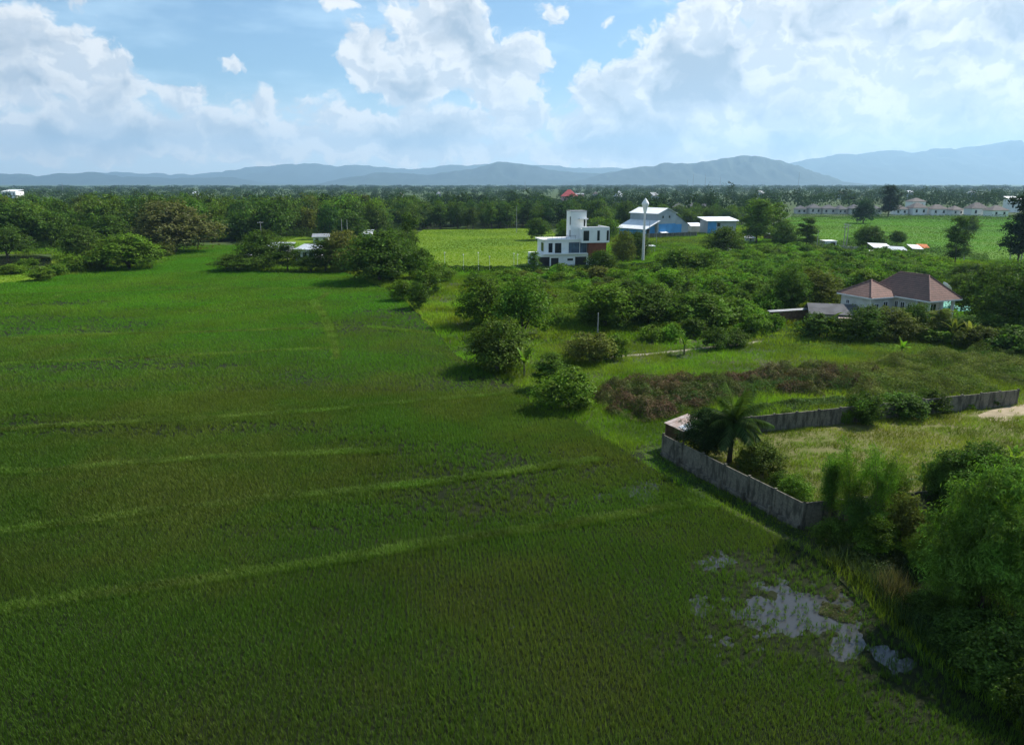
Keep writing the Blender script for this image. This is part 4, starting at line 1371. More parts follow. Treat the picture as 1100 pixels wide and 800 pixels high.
pole(642, 359, 336, 'bare concrete post standing by the bushes beside the track', r=.10)
pole(905.5, 268, 240, 'grey power pole with crossarms, left of the close pair', 2)
pole(908.8, 268, 241, 'grey power pole with crossarm, right of the close pair', 1)
pole(1095.5, 287, 256, 'concrete power pole by the dark tree at the right edge', 1)
pole(877, 270, 248, 'thin pole behind the plank fence', 0, .09)
pole(282, 268, 238, 'concrete pole among the left wood trees', 1)
pole(374, 264, 236, 'slim concrete pole near the pale olive trees', 0)
pole(368, 262, 235, 'slim concrete pole behind the farm roofs', 0)
pole(697, 262, 236, 'slender pole before the factory gable', 0, .08)
pole(705, 262, 238, 'second slender pole before the factory gable', 0, .08)
pole(1035, 282, 258, 'slim pole beside the tall ivy covered tree', 0, .09)
pole(1084, 283, 262, 'weathered post in front of the dark right tree', 0, .11)
pole(88.5, 222, 215, 'white mast amid the left wood', 0, .35, m=M_white)
pole(555, 250, 221, 'tall thin pole behind the row of trees', 0, .12)
# thin masts on the horizon
for i, (px, base, top, r) in enumerate(((68, 206, 196, .6), (564, 205, 194.5, .7), (744, 205, 187, .5), (757, 205, 187, .5), (773, 205, 190, .5), (857, 205, 185, .5), (738, 205, 193, .5))):
    p = G(px, base)
    H = top_z(px, base, top)
    o = tag(empty('radio_mast', p), 'thin lattice mast rising over the far horizon trees', 'mast', 'far radio masts')
    part('shaft', M_greym, o, lambda b: (b.tube([(-r, -r, 0), (-.1, -.1, H)], .22, 4), b.tube([(r, -r, 0), (.1, -.1, H)], .22, 4), b.tube([(0, r, 0), (0, .1, H)], .22, 4),
                                         [b.tube([(-r * (1 - k / 12), -r * (1 - k / 12), H * k / 12), (r * (1 - (k + 1) / 12), -r * (1 - (k + 1) / 12), H * (k + 1) / 12)], .12, 4) for k in range(11)]))
for i, (px, base, wpx, hh) in enumerate(((207, 214, 4, 10.5), (640, 216, 5, 12), (705, 219, 6, 12), (1044, 213, 5, 12), (905, 214, 4, 11), (472, 214, 4, 10.5), (978, 214, 5, 12), (430, 217, 5, 11), (820, 214, 4, 11.5))):
    cottage(px, base, wpx, hh, 'far_house', 'tiny pale roofed house scattered among the far trees', 'house', M_sidew, (M_sidew, M_roofb, M_greym)[i % 3], R(15 * (i % 3 - 1)), 10, i % 2 == 0, group='far roofs of the plain', nwin=1, rise=.3)
# ------------------------------------------------------------------ hedges
def hedge(pix0, pix1, h, wd, label, color, seed):
    a, c = G(*pix0), G(*pix1)
    L = (c - a).length
    rgh = np.random.default_rng(seed)
    n = int(L * 160)
    x = rgh.uniform(0, L, n)
    u = rgh.uniform(-1, 1, n)
    ph = NA.fbm(x / 1.2, x * 0, 3)
    hh = h * (.8 + .5 * ph)
    s = rgh.random(n)
    top = s < .45
    y = np.where(top, u * wd / 2, np.sign(u) * wd / 2 * (.8 + .3 * rgh.random(n)))
    z = np.where(top, hh * (1 - .1 * rgh.random(n)), hh * rgh.random(n))
    nn = rows(np.stack([rgh.normal(size=n) * .4, np.where(top, 0, np.sign(u)), np.where(top, 1.0, .4)], 1) + rgh.normal(size=(n, 3)) * .4)
    V, Q = leaves(np.stack([x, y, z], 1), nn, .28, .16, rgh)
    o = tag(empty('hedge', a, math.atan2(c.y - a.y, c.x - a.x)), label, 'hedge')
    f = link('foliage', mesh_np('hedge_foliage', V, [Q], [M_leaf]), o)
    f.color = (*color, 1)


hedge((470, 293), (566, 293.5), 1.7, 1.2, 'long dark clipped hedge along the front of the yellow green field', (.022, .05, .014), 1)
hedge((556, 294), (640, 295), 1.8, 1.2, 'dark hedge below the white modern house', (.025, .055, .015), 2)
hedge((664, 291), (720, 288), 1.7, 1.2, 'dark hedge right of the white modern house', (.026, .058, .016), 3)

# ------------------------------------------------------------------ the right half of the middle distance, plant by plant
T = 'tree'
for a in (
    ('mid0', 519, 350, 302, 46, 'dense_bush', 'left one of two big dark bushes beside the strip of tall grass', T, MID),
    ('mid1', 561, 361, 300, 50, 'dense_bush', 'right one of two big dark bushes, tall with a leafy black underside', T, MID),
    ('mid3', 534, 398, 347, 54, 'bushy_tree', 'rounded tree with yellowish top on the paddy edge', T, (.085, .125, .02)),
    ('midtall0', 592, 418, 382, 30, 'young_tree', 'small upright tree just behind the spiky shrub', T, DARK),
    ('mid2', 650, 351, 309, 58, 'bushy_tree', 'wide dark bush mound beside the concrete post', T, MID),
    ('mid0', 696, 349, 309, 46, 'bushy_tree', 'dark tree at the middle of the bush row', T, DARK),
    ('mid1', 750, 352, 316, 62, 'bushy_tree', 'broad green bush at the right end of the bush row', T, MID),
    ('mid3', 785, 349, 322, 36, 'bushy_tree', 'leafy bush where the track meets the orchard', T, MID),
    ('mid0', 646, 297, 271, 28, 'bushy_tree', 'dark round tree hugging the brown panel of the modern house', T, DARK),
    ('midtall1', 668, 300, 283, 14, 'bushy_tree', 'small slim tree beside the white house hedge', T, MID),
    ('mid2', 728, 300, 268, 44, 'bushy_tree', 'spreading green tree at the orchard corner behind', T, MID),
    ('mid3', 757, 300, 270, 36, 'bushy_tree', 'green orchard tree in front of the workshop tree', T, MID),
    ('mid0', 777, 277, 246, 32, 'round_tree', 'dark dome tree in front of the blue workshop', T, DARK),
    ('mid2', 845, 338, 291, 36, 'round_tree', 'dark tree beside the weathered board fence', T, DARK),
    ('mid1', 878, 334, 293, 46, 'round_tree', 'olive leaved tree just left of the villa', T, OLIVE),
    ('mid0', 928, 366, 331, 36, 'garden_tree', 'dark round tree before the left wing of the villa', T, DARK),
    ('mid3', 957, 365, 333, 40, 'garden_tree', 'olive round tree before the middle of the villa', T, OLIVE),
    ('mid1', 982, 358, 328, 30, 'garden_tree', 'dark leafy tree before the villa porch', T, DARK),
    ('midtall2', 1008, 366, 334, 26, 'garden_tree', 'slim garden tree right of the villa porch', T, OLIVE),
    ('mid2', 1034, 368, 340, 40, 'garden_tree', 'low leafy tree below the green tarpaulin', T, DARK),
    ('mid0', 1062, 370, 338, 38, 'garden_tree', 'dark garden tree between the tarpaulin and the right thicket', T, DARK),
    ('mid1', 1088, 366, 296, 60, 'thicket_tree', 'big dark thicket tree at the right frame edge', T, DARK),
    ('mid3', 1056, 348, 290, 48, 'thicket_tree', 'tall dark tree right behind the satellite dish', T, DARK),
    ('mid0', 1090, 322, 282, 44, 'thicket_tree', 'green tree behind the dark right thicket', T, MID),
    ('mid2', 1034, 322, 296, 34, 'thicket_tree', 'dark tree behind the villa roof on its right', T, DARK),
    ('midtall0', 1025, 287, 236, 20, 'ivy_tree', 'tall narrow ivy covered tree standing alone before the right field', T, DARK),
    ('midtall2', 1092, 289, 209, 32, 'dark_tree', 'tall dark tree cut by the right frame edge', T, (.018, .04, .014)),
    ('mid3', 1040, 251, 233, 18, 'round_tree', 'small leafy crown behind the ivy covered tree', T, DARK),
    ('midtall1', 812, 262, 217, 28, 'poplar', 'tall pale green tree, left of the pair beside the workshop', T, MID),
    ('midtall2', 830, 260, 221, 24, 'poplar', 'tall pale green tree, right of the pair beside the workshop', T, MID),
    ('mid0', 842, 268, 242, 24, 'round_tree', 'dark tree beside the white roofed hut', T, DARK),
    ('midtall0', 866, 267, 236, 20, 'round_tree', 'upright dark tree left of the gatehouse', T, DARK),
    ('mid1', 932, 267, 244, 28, 'round_tree', 'dark round tree right of the power poles', T, DARK),
    ('mid2', 963, 264, 249, 16, 'round_tree', 'small forked tree behind the sheet roofs', T, DARK),
    ('mid1', 927, 240, 217, 18, 'round_tree', 'dark round tree standing in the bright field before the houses', T, (.02, .05, .018)),
    ('midtall1', 954, 233, 201, 18, 'tall_tree', 'tall dark tree between the two house rows', T, (.018, .042, .018)),
    ('mid2', 577, 258, 236, 23, 'field_tree', 'lone round tree in the yellow green field', T, DARK),
    ('mid0', 606, 262, 238, 16, 'field_tree', 'tree against the left wall of the stair tower', T, MID),
    ('mid3', 669, 283, 250, 20, 'garden_tree', 'olive tree right of the brown house panel', T, OLIVE),
    ('mid0', 684, 279, 251, 24, 'garden_tree', 'dark tree left of the water tower', T, DARK),
    ('midtall1', 573, 293, 272, 11, 'garden_tree', 'thin young tree by the driveway of the modern house', T, MID),
    ('mid1', 642, 243, 216, 24, 'garden_tree', 'dark tree behind the third storey of the modern house', T, DARK),
    ('mid2', 672, 246, 218, 20, 'garden_tree', 'dark tree between the modern house and the factory roof', T, DARK),
    ('midtall2', 804, 330, 300, 22, 'orchard_tree', 'slightly taller tree sticking out of the orchard', T, MID),
    ('mid1', 1040, 306, 284, 34, 'orchard_tree', 'dark bush behind the orchard near the gravel track', T, DARK),
    ('mid0', 1078, 300, 280, 30, 'orchard_tree', 'leafy bush right of the gravel track', T, MID),
):
    plant(*a)

SH = ('stem', 'foliage')
for a in (
    ('shrub0', 611, 439, 398, 52, 'spiky_shrub', 'spiky leaved shrub clump on the paddy corner', 'shrub', MID),
    ('shrub1', 633, 390, 360, 38, 'shrub', 'pale leafy shrub at the start of the track', 'shrub', PALE),
    ('shrub2', 660, 386, 361, 24, 'shrub', 'small dark shrub beside the track start', 'shrub', MID),
    ('shrub3', 766, 375, 352, 22, 'shrub', 'dark shrub beside the middle of the track', 'shrub', DARK),
    ('shrub0', 790, 372, 354, 26, 'shrub', 'dark shrub near the right end of the track', 'shrub', DARK),
    ('shrub4', 620, 382, 366, 20, 'shrub', 'yellowish low shrub left of the track', 'shrub', PALE),
    ('shrub1', 665, 306, 290, 24, 'shrub', 'green shrub in the yellow weeds behind the bush row', 'shrub', BRIGHT),
    ('shrub2', 625, 319, 303, 24, 'shrub', 'green shrub alone in the yellow weeds', 'shrub', BRIGHT),
    ('shrub3', 604, 300, 284, 22, 'shrub', 'bright shrub in front of the house hedge', 'shrub', BRIGHT),
    ('shrub4', 552, 304, 290, 32, 'shrub', 'bright leafy shrub above the two big dark bushes', 'shrub', MID),
    ('shrub0', 512, 308, 293, 22, 'shrub', 'dark shrub left of the bright leafy shrub', 'shrub', DARK),
    ('shrub1', 708, 302, 284, 24, 'shrub', 'green shrub between hedge and orchard', 'shrub', MID),
    ('shrub2', 718, 313, 290, 28, 'shrub', 'bright shrub at the orchard corner', 'shrub', BRIGHT),
    ('shrub3', 690, 318, 296, 24, 'shrub', 'bright shrub left of the orchard corner', 'shrub', BRIGHT),
    ('shrub4', 880, 364, 338, 34, 'shrub', 'dark shrub in front of the grey outbuilding', 'shrub', DARK),
    ('shrub0', 905, 366, 346, 28, 'shrub', 'green shrub in front of the rusty lean-to', 'shrub', MID),
    ('shrub1', 1005, 368, 352, 40, 'shrub', 'low leafy shrub below the villa porch', 'shrub', MID),
    ('shrub2', 1050, 376, 352, 34, 'shrub', 'olive shrub before the right thicket', 'shrub', OLIVE),
    ('shrub3', 1086, 380, 352, 44, 'shrub', 'dark shrub at the foot of the right thicket', 'shrub', DARK),
    ('shrub1', 927, 457, 425, 32, 'wall_shrub', 'tall dark shrub against the far wall, leftmost of the three', 'shrub', DARK),
    ('shrub2', 966, 450, 424, 40, 'wall_shrub', 'wide dark shrub against the far wall, middle of three', 'shrub', DARK),
    ('shrub3', 1001, 445, 420, 32, 'wall_shrub', 'dark shrub against the far wall, rightmost of the three', 'shrub', DARK),
    ('shrub4', 1037, 441, 426, 15, 'wall_shrub', 'small pale shrub before the bare part of the far wall', 'shrub', BRIGHT),
    ('shrub0', 1063, 438, 418, 18, 'wall_shrub', 'dark creeper shrub climbing the far wall end', 'shrub', DARK),
    ('shrub1', 906, 458, 441, 12, 'wall_shrub', 'small bright sapling before the far wall', 'shrub', BRIGHT),
    ('shrub2', 845, 452, 440, 12, 'wall_shrub', 'low shrub beside the left part of the far wall', 'shrub', MID),
):
    plant(*a, parts=SH)

NSH = 'shrub'
for a in (
    ('near0', 757, 495, 443, 54, 'dark_tree', 'dense dark tree beside the coconut palm inside the wall', T, (.02, .042, .012)),
    ('nshrub0', 819, 514, 478, 40, 'shrub', 'light olive shrub inside the wall right of the palm', NSH, OLIVE),
    ('nshrub1', 853, 540, 512, 36, 'shrub', 'dark shrub inside the wall corner', NSH, MID),
    ('nshrub2', 838, 528, 508, 24, 'shrub', 'dark shrub left of the wall corner shrub', NSH, DARK),
    ('nshrub0', 800, 506, 486, 20, 'shrub', 'small dark shrub near the palm foot', NSH, DARK),
    ('nshrub1', 965, 592, 534, 50, 'shrub', 'tall olive shrub between bamboo and the big feathery tree', NSH, OLIVE),
    ('nshrub2', 940, 598, 556, 44, 'shrub', 'olive shrub at the foot of the bamboo', NSH, MID),
    ('nshrub0', 895, 588, 560, 40, 'shrub', 'dark shrub outside the wall corner below the bamboo', NSH, DARK),
    ('near1', 1040, 560, 483, 78, 'mango_tree', 'dark glossy tree behind the big feathery tree', T, DARK),
    ('near0', 1010, 556, 496, 44, 'mango_tree', 'dark tree right of the banana plant', T, DARK),
    ('near1', 1092, 566, 500, 60, 'mango_tree', 'dark tree behind the right edge banana plant', T, DARK),
    ('willow0', 1050, 668, 512, 108, 'feathery_tree', 'big feathery green tree at the lower right', T, (.105, .185, .026)),
    ('willow1', 1112, 700, 540, 100, 'feathery_tree', 'second feathery tree cut by the right frame edge', T, (.105, .185, .026)),
    ('willow1', 1022, 664, 576, 44, 'feathery_tree', 'lower feathery tree left of the big one', T, MID),
    ('near0', 990, 618, 574, 34, 'bushy_tree', 'small dark bushy tree above the drain on the right bank', T, MID),
    ('nshrub1', 1075, 742, 676, 80, 'shrub', 'dark shrub at the bottom right bank', NSH, DARK),
    ('nshrub2', 1038, 704, 660, 60, 'shrub', 'dark shrub under the big feathery tree', NSH, DARK),
    ('nshrub0', 992, 668, 638, 40, 'shrub', 'dark shrub overhanging the flooded drain', NSH, DARK),
    ('nshrub1', 1110, 790, 720, 70, 'shrub', 'dark shrub in the bottom right corner', NSH, DARK),
):
    plant(*a)


# coconut palm
def palm(px, base, top, wpx, label):
    p = G(px, base, ZP)
    H = top_z(px, base, 452, ZP) - ZP
    e = tag(empty('coconut_palm', p), label, 'palm')
    part('trunk', M_bark, e, lambda b: b.tube([(0, 0, -.2), (.06, 0, H * .4), (.16, .03, H * .8), (.2, .03, H)], [.24, .17, .14, .16], 10), True)
    rd = random.Random(3)
    rgp = np.random.default_rng(3)
    Rr = wpx * .5 * ppm(px, base)
    for k in range(22):
        az, el = k * 2.4 + rd.uniform(-.3, .3), R(82 - 4.7 * k + rd.uniform(-6, 6))
        Lf = Rr * rd.uniform(1.1, 1.35)
        pts, d = [], Vector((math.cos(az) * math.cos(el), math.sin(az) * math.cos(el), math.sin(el)))
        q = Vector((.2, .03, H))
        for j in range(13):
            pts.append(q.copy())
            q = q + d * Lf / 12
            d = (d + Vector((0, 0, -.085))).normalized()
        b = MB()
        b.tube(pts, [.03 - .0021 * j for j in range(13)], 5)
        for j in range(1, 49):
            f = j / 4
            i0 = min(int(f), 11)
            a = pts[i0].lerp(pts[i0 + 1], f - i0)
            tdir = (pts[i0 + 1] - pts[i0]).normalized()
            sd_ = tdir.cross(Vector((0, 0, 1))).normalized()
            ll = Lf * .30 * math.sin(math.pi * (.12 + .80 * j / 49)) + .08
            for sg in (-1, 1):
                dd = (sd_ * sg * .8 + tdir * .62 + Vector((0, 0, -.38 + rd.uniform(-.1, .1)))).normalized()
                m_ = a + dd * ll * .5
                t2 = a + dd * ll + Vector((0, 0, -ll * .25))
                wv = tdir * .025
                b.poly([a - wv, a + wv, m_ + wv * 1.2, t2, m_ - wv * 1.2], [(0, 1, 2, 3, 4)])
        f = b.build('frond', M_leaf, e)
        f.color = colr((.05, .085, .02) if k > 5 else (.065, .11, .022), rd)
    part('coconut', mat('coconut_husk', (.22, .17, .06), None, 4, .6), e, lambda b: [b.lathe([(.01, z - .14), (.10, z - .08), (.12, z), (.08, z + .1), (.01, z + .14)], 8, c=(.2 + .2 * math.cos(k * 1.1), .03 + .2 * math.sin(k * 1.1))) for k, z in enumerate((H - .25, H - .3, H - .2, H - .32, H - .26, H - .22))], True)


palm(783, 497, 425, 62, 'coconut palm with arching fronds inside the concrete wall')


# banana plants: broad arching blades from a short stem
def banana(px, base, top, wpx, label, color, seed, z=.03):
    p = G(px, base, z)
    H = top_z(px, base, top, z) - z
    W = wpx * ppm(px, base, z)
    e = tag(empty('banana_plant', p, seed), label, 'banana plant')
    rd = random.Random(seed)
    part('stem', mat('banana_stem', (.12, .14, .05), (.09, .08, .04), 3, .7), e, lambda b: b.tube([(0, 0, -.15), (.03, 0, H * .25), (.02, .02, H * .5)], [.14, .11, .07], 8))
    for k in range(11):
        az, el = k * 2.4 + rd.uniform(-.3, .3), R(rd.uniform(30, 80))
        Lf = H * rd.uniform(.5, .72)
        d = Vector((math.cos(az) * math.cos(el), math.sin(az) * math.cos(el), math.sin(el)))
        q = Vector((.02, .02, H * .46))
        b = MB()
        L_, C_, R_ = [], [], []
        for j in range(9):
            u = j / 8
            s = d.cross(Vector((0, 0, 1))).normalized()
            hw = Lf * .115 * (math.sin(math.pi * min(1, .08 + .9 * u)) ** .6) * (1 if u > .12 else .25)
            C_.append(q.copy())
            L_.append(q + s * hw + Vector((0, 0, .25 * hw + rd.uniform(-.03, .03))))
            R_.append(q - s * hw + Vector((0, 0, .25 * hw + rd.uniform(-.03, .03))))
            q = q + d * Lf / 8
            d = (d + Vector((0, 0, -.16))).normalized()
        n = 9
        b.poly(L_ + C_ + R_, [(i, n + i, n + i + 1, i + 1) for i in range(n - 1)] + [(n + i, 2 * n + i, 2 * n + i + 1, n + i + 1) for i in range(n - 1)])
        f = b.build('leaf_blade', M_leaf, e)
        f.color = colr(color, rd)
    return e


banana(563, 405, 374, 26, 'small banana plant right of the yellowish tree', MID, 1)
banana(660, 384, 360, 20, 'small banana plant left of the track', OLIVE, 2)
banana(735, 381, 359, 26, 'banana plant beside the track middle', MID, 3)
banana(888, 364, 332, 36, 'banana plant before the grey outbuilding', MID, 4)
banana(1022, 372, 342, 30, 'banana plant below the green tarpaulin', OLIVE, 5)
banana(1040, 374, 346, 28, 'pale banana plant right of the garden trees', PALE, 6)
banana(991, 534, 502, 26, 'dark banana plant left of the mango trees', DARK, 7)
banana(1084, 514, 480, 34, 'bright yellow green banana plant on the right plot edge', (.13, .2, .02), 8)
banana(968, 384, 364, 26, 'low banana plant below the villa front', BRIGHT, 9)


# bamboo
def bamboo(px, base, top, wpx, label, color, seed, lean=0.0):
    p = G(px, base)
    H = top_z(px, base, top)
    W = wpx * ppm(px, base)
    e = tag(empty('bamboo_clump', p), label, 'bamboo')
    rd = random.Random(seed)
    rgb = np.random.default_rng(seed)
    cen, dirs = [], []
    for k in range(6):
        a = rd.uniform(0, 6.28)
        r0 = W * .10 * rd.random()
        tip = (W * .48 * math.cos(a) + lean * H, W * .48 * math.sin(a), H * rd.uniform(.72, 1))
        mid = (W * .12 * math.cos(a) + lean * H * .3, W * .12 * math.sin(a), tip[2] * .6)
        pts = [Vector((r0 * math.cos(a), r0 * math.sin(a), -.2)), Vector(mid), Vector(tip)]
        cv = [pts[0].lerp(pts[1], u / 4) for u in range(4)] + [pts[1].lerp(pts[2], u / 4) for u in range(5)]
        part('culm', mat('bamboo_culm', (.16, .17, .06), (.12, .12, .04), 3, .6) if 'bamboo_culm' not in bpy.data.materials else bpy.data.materials['bamboo_culm'], e, lambda b: b.tube(cv, [.04 - .0037 * i for i in range(9)], 6))
        for u in range(40):
            f = rd.uniform(.30, 1.0) * 7.99
            i0 = int(f)
            q = cv[i0].lerp(cv[i0 + 1], f - i0)
            wd = W * (.34 if f < 4.5 else .24 if f < 6.5 else .12)
            cen.append(q + Vector((rd.gauss(0, 1) * wd * .55, rd.gauss(0, 1) * wd * .55, rd.gauss(0, .12))))
    c = np.array(cen)
    i = np.repeat(np.arange(len(c)), 32)
    C = c[i] + rgb.normal(size=(len(i), 3)) * np.array([.17, .17, .15])
    nn = rows(rgb.normal(size=(len(i), 3)) * .7 + np.array([0, 0, .6]))
    V, Q = leaves(C, nn, .2, .036, rgb, .35)
    f = link('foliage', mesh_np('bamboo_foliage', V, [Q], [M_leaf]), e)
    f.color = (*color, 1)


bamboo(890, 568, 486, 22, 'leaning dark bamboo at the wall corner', (.07, .14, .016), 1, -.10)
bamboo(909, 576, 470, 34, 'tall bright bamboo clump before the plot wall', (.13, .24, .02), 2, -.02)
bamboo(938, 584, 476, 32, 'slender bamboo clump right of the tallest bamboo', (.12, .23, .02), 3, .0)
bamboo(925, 592, 536, 34, 'lower bushy bamboo between the taller clumps', (.06, .125, .02), 4, .0)
bamboo(958, 560, 505, 20, 'short thin bamboo near the banana plant', MID, 5, .0)

# ------------------------------------------------------------------ reeds and rank growth on the lower right bank
M_reed = leaf_mat('reed', .3, .7, .5, .4, own=(.035, .062, .016, 1), own2=(.055, .075, .025, 1))
M_tan = leaf_mat('tan_reed', .3, .6, .4, .4, own=(.15, .13, .06, 1), own2=(.10, .11, .04, 1))
BANK = gp([(884, 608), (905, 596), (960, 590), (1180, 600), (1280, 760), (1280, 860), (1105, 784), (1060, 752), (1008, 712), (975, 684), (935, 642), (905, 622)])
x, y = scatter(BANK, .34, rg, .5, .3)
nz = NA.fbm(x / 2.0, y / 2.0, 3)
k = rg.random(len(x)) < np.clip(nz * 2.6 - .4, .15, 1)
x, y, nz = x[k], y[k], nz[k]
blades_obj('reeds', [blades(np.stack([x, y, np.full(len(x), 0.0)], 1), .5 + 1.3 * nz, .036, .55, rg, 13, .22)], M_reed)
for pix, h in (([(940, 634), (958, 628), (972, 640), (962, 652), (948, 650)], 1.5), ([(966, 646), (984, 646), (988, 660), (970, 662)], 1.3)):
    P = gp(pix)
    x, y = scatter(P, .22, rg, .5, .1)
    blades_obj('reeds', [blades(np.stack([x, y, 0 * x], 1), h, .03, .35, rg, 8, .12)], M_tan)
P = gp([(1003, 634), (1020, 630), (1034, 642), (1020, 652), (1004, 648)])
x, y = scatter(P, .2, rg, .5, .1)
blades_obj('reeds', [blades(np.stack([x, y, 0 * x], 1), .9, .035, .6, rg, 10, .15)], leaf_mat('bright_reed', .35, .6, .4, .4, own=(.07, .15, .02, 1)))
tangle('bank_weeds', [(872, 600), (900, 590), (960, 586), (1000, 620), (1200, 640), (1200, 800), (1100, 778), (1040, 735), (985, 690), (940, 640), (905, 616)], 60000, .1, 1.0, 1.6, 51, .16, .45, M_reed, 0.0)
tangle('bank_weeds', [(706, 486), (740, 508), (790, 534), (840, 560), (866, 572), (872, 586), (838, 572), (786, 544), (736, 518), (702, 494)], 14000, .02, .7, .9, 54, .13, .4, M_greenb, 0.0)
tangle('bank_weeds', [(735, 515), (772, 528), (815, 551), (850, 566), (870, 575), (860, 582), (800, 553), (745, 526)], 9000, .05, .5, 1.2, 52, .15, .5, M_reed, 0.0)
tangle('bank_weeds', [(884, 640), (905, 628), (925, 650), (922, 672), (900, 668), (878, 660)], 9000, .02, .3, .8, 53, .13, .3, leaf_mat('marsh_weed', .3, .6, .4, .8, own=(.09, .095, .035, 1)), 0.02)

tangle('green_weeds', [(640, 428), (690, 420), (760, 420), (850, 412), (930, 414), (930, 424), (850, 424), (770, 436), (720, 450), (670, 452)], 30000, .05, 1.5, 1.3, 71, .26, .25, M_greenb)

# ------------------------------------------------------------------ orchard
ORCH = gp([(705, 300), (735, 288), (770, 278), (850, 272), (900, 276), (985, 282), (1015, 292), (1010, 305), (905, 310), (868, 318), (850, 326), (824, 345), (800, 342), (770, 330), (720, 316)])
rgo = np.random.default_rng(21)
x, y = scatter(ORCH, (4.2, 4.2), rgo, .34, .4)
for i in range(len(x)):
    hgt = RD.uniform(2.2, 4.2)
    plant_at('orchard%d' % (i % 4), (x[i], y[i], 0), hgt, RD.uniform(5.0, 7.6), 'orchard_bush', 'bushy bright green fruit tree in the dense orchard behind the villa', 'tree', (BRIGHT, BRIGHT, (.075, .15, .013), MID)[i % 4], 'fruit trees of the orchard', v=.25)
# more bushes filling between track, bush row and orchard
for i, (px, base, wpx, hp) in enumerate(((700, 366, 30, 16), (722, 366, 28, 18), (745, 362, 30, 20), (810, 360, 30, 22), (832, 356, 24, 18), (668, 356, 24, 18), (600, 350, 22, 14), (705, 330, 36, 24), (735, 328, 36, 24), (765, 326, 36, 26), (795, 318, 30, 24),
                                       (675, 322, 28, 20), (655, 326, 24, 16), (690, 306, 24, 16), (640, 312, 20, 12), (575, 312, 24, 14), (590, 306, 20, 14), (820, 338, 34, 26), (800, 348, 34, 24), (770, 345, 34, 22))):
    plant_at('orchard%d' % (i % 4), G(px, base), hp * ppm(px, base) * 1.05, wpx * ppm(px, base), 'wild_bush', 'wild green bush in the overgrown land between track and orchard', 'bush', (MID, BRIGHT, DARK)[i % 3], 'wild bushes around the bush row')

x, y = scatter(gp([(505, 306), (560, 298), (700, 300), (800, 340), (835, 350), (800, 362), (700, 352), (600, 346), (575, 340), (560, 316)]), (5.2, 5.2), rgo, .5, .2)
for i in range(len(x)):
    if NA.fbm(np.array([x[i] / 14]), np.array([y[i] / 14]), 2)[0] < .40:
        continue
    hgt = RD.uniform(1.6, 3.6)
    plant_at('orchard%d' % (i % 4), (x[i], y[i], 0), hgt, hgt * RD.uniform(1.3, 2.0), 'wild_bush', 'wild green bush in the overgrown land between track and orchard', 'bush', (BRIGHT, MID, BRIGHT, OLIVE)[i % 4], 'wild bushes around the bush row', v=.25)

# ------------------------------------------------------------------ left half, field edge
for a in (
    ('mid1', 139, 289, 254, 52, 'bushy_tree', 'wide dark bush at the left corner of the bright strip', T, MID),
    ('mid0', 88, 277, 246, 34, 'bushy_tree', 'round dark tree right of the pond', T, DARK),
    ('mid3', 188, 271, 220, 66, 'flowering_tree', 'big pale yellowish flowering tree at the wood edge', T, (.115, .125, .045)),
    ('mid2', 24, 268, 221, 54, 'bushy_tree', 'broad tree behind the pond at the left frame edge', T, DARK),
    ('mid1', 8, 276, 246, 36, 'bushy_tree', 'dark tree at the left frame edge beside the pond', T, DARK),
    ('mid0', 56, 266, 230, 40, 'bushy_tree', 'dark tree behind the pond', T, DARK),
    ('mid3', 115, 268, 234, 42, 'bushy_tree', 'dark tree behind the round pond tree', T, DARK),
    ('mid2', 255, 291, 274, 42, 'low_bush', 'low dark bush left of the farm sheds', T, DARK),
    ('mid0', 283, 288, 250, 38, 'bushy_tree', 'dark tree over the left farm shed', T, DARK),
    ('midtall0', 309, 291, 263, 26, 'bushy_tree', 'upright dark tree before the pale farm shed roof', T, DARK),
    ('mid1', 334, 292, 275, 26, 'low_bush', 'dark bush before the white farm wall', T, DARK),
    ('midtall1', 350, 291, 260, 26, 'bushy_tree', 'dark upright tree right of the white farm wall', T, DARK),
    ('mid3', 371, 291, 251, 36, 'olive_tree', 'pale olive tree right of the farm building', T, PALE),
    ('mid0', 408, 303, 252, 60, 'dense_tree', 'large dark tree jutting into the field', T, DARK),
    ('midtall2', 441, 292, 233, 19, 'tall_tree', 'tall thin dark tree left of the yellow green field', T, DARK),
    ('mid2', 427, 297, 250, 34, 'bushy_tree', 'dark tree below the tall thin tree', T, DARK),
    ('mid1', 450, 301, 268, 32, 'bushy_tree', 'dark green tree at the left end of the hedge', T, MID),
    ('mid3', 388, 288, 256, 34, 'bushy_tree', 'dark tree between the olive tree and the large dark tree', T, DARK),
):
    plant(*a)
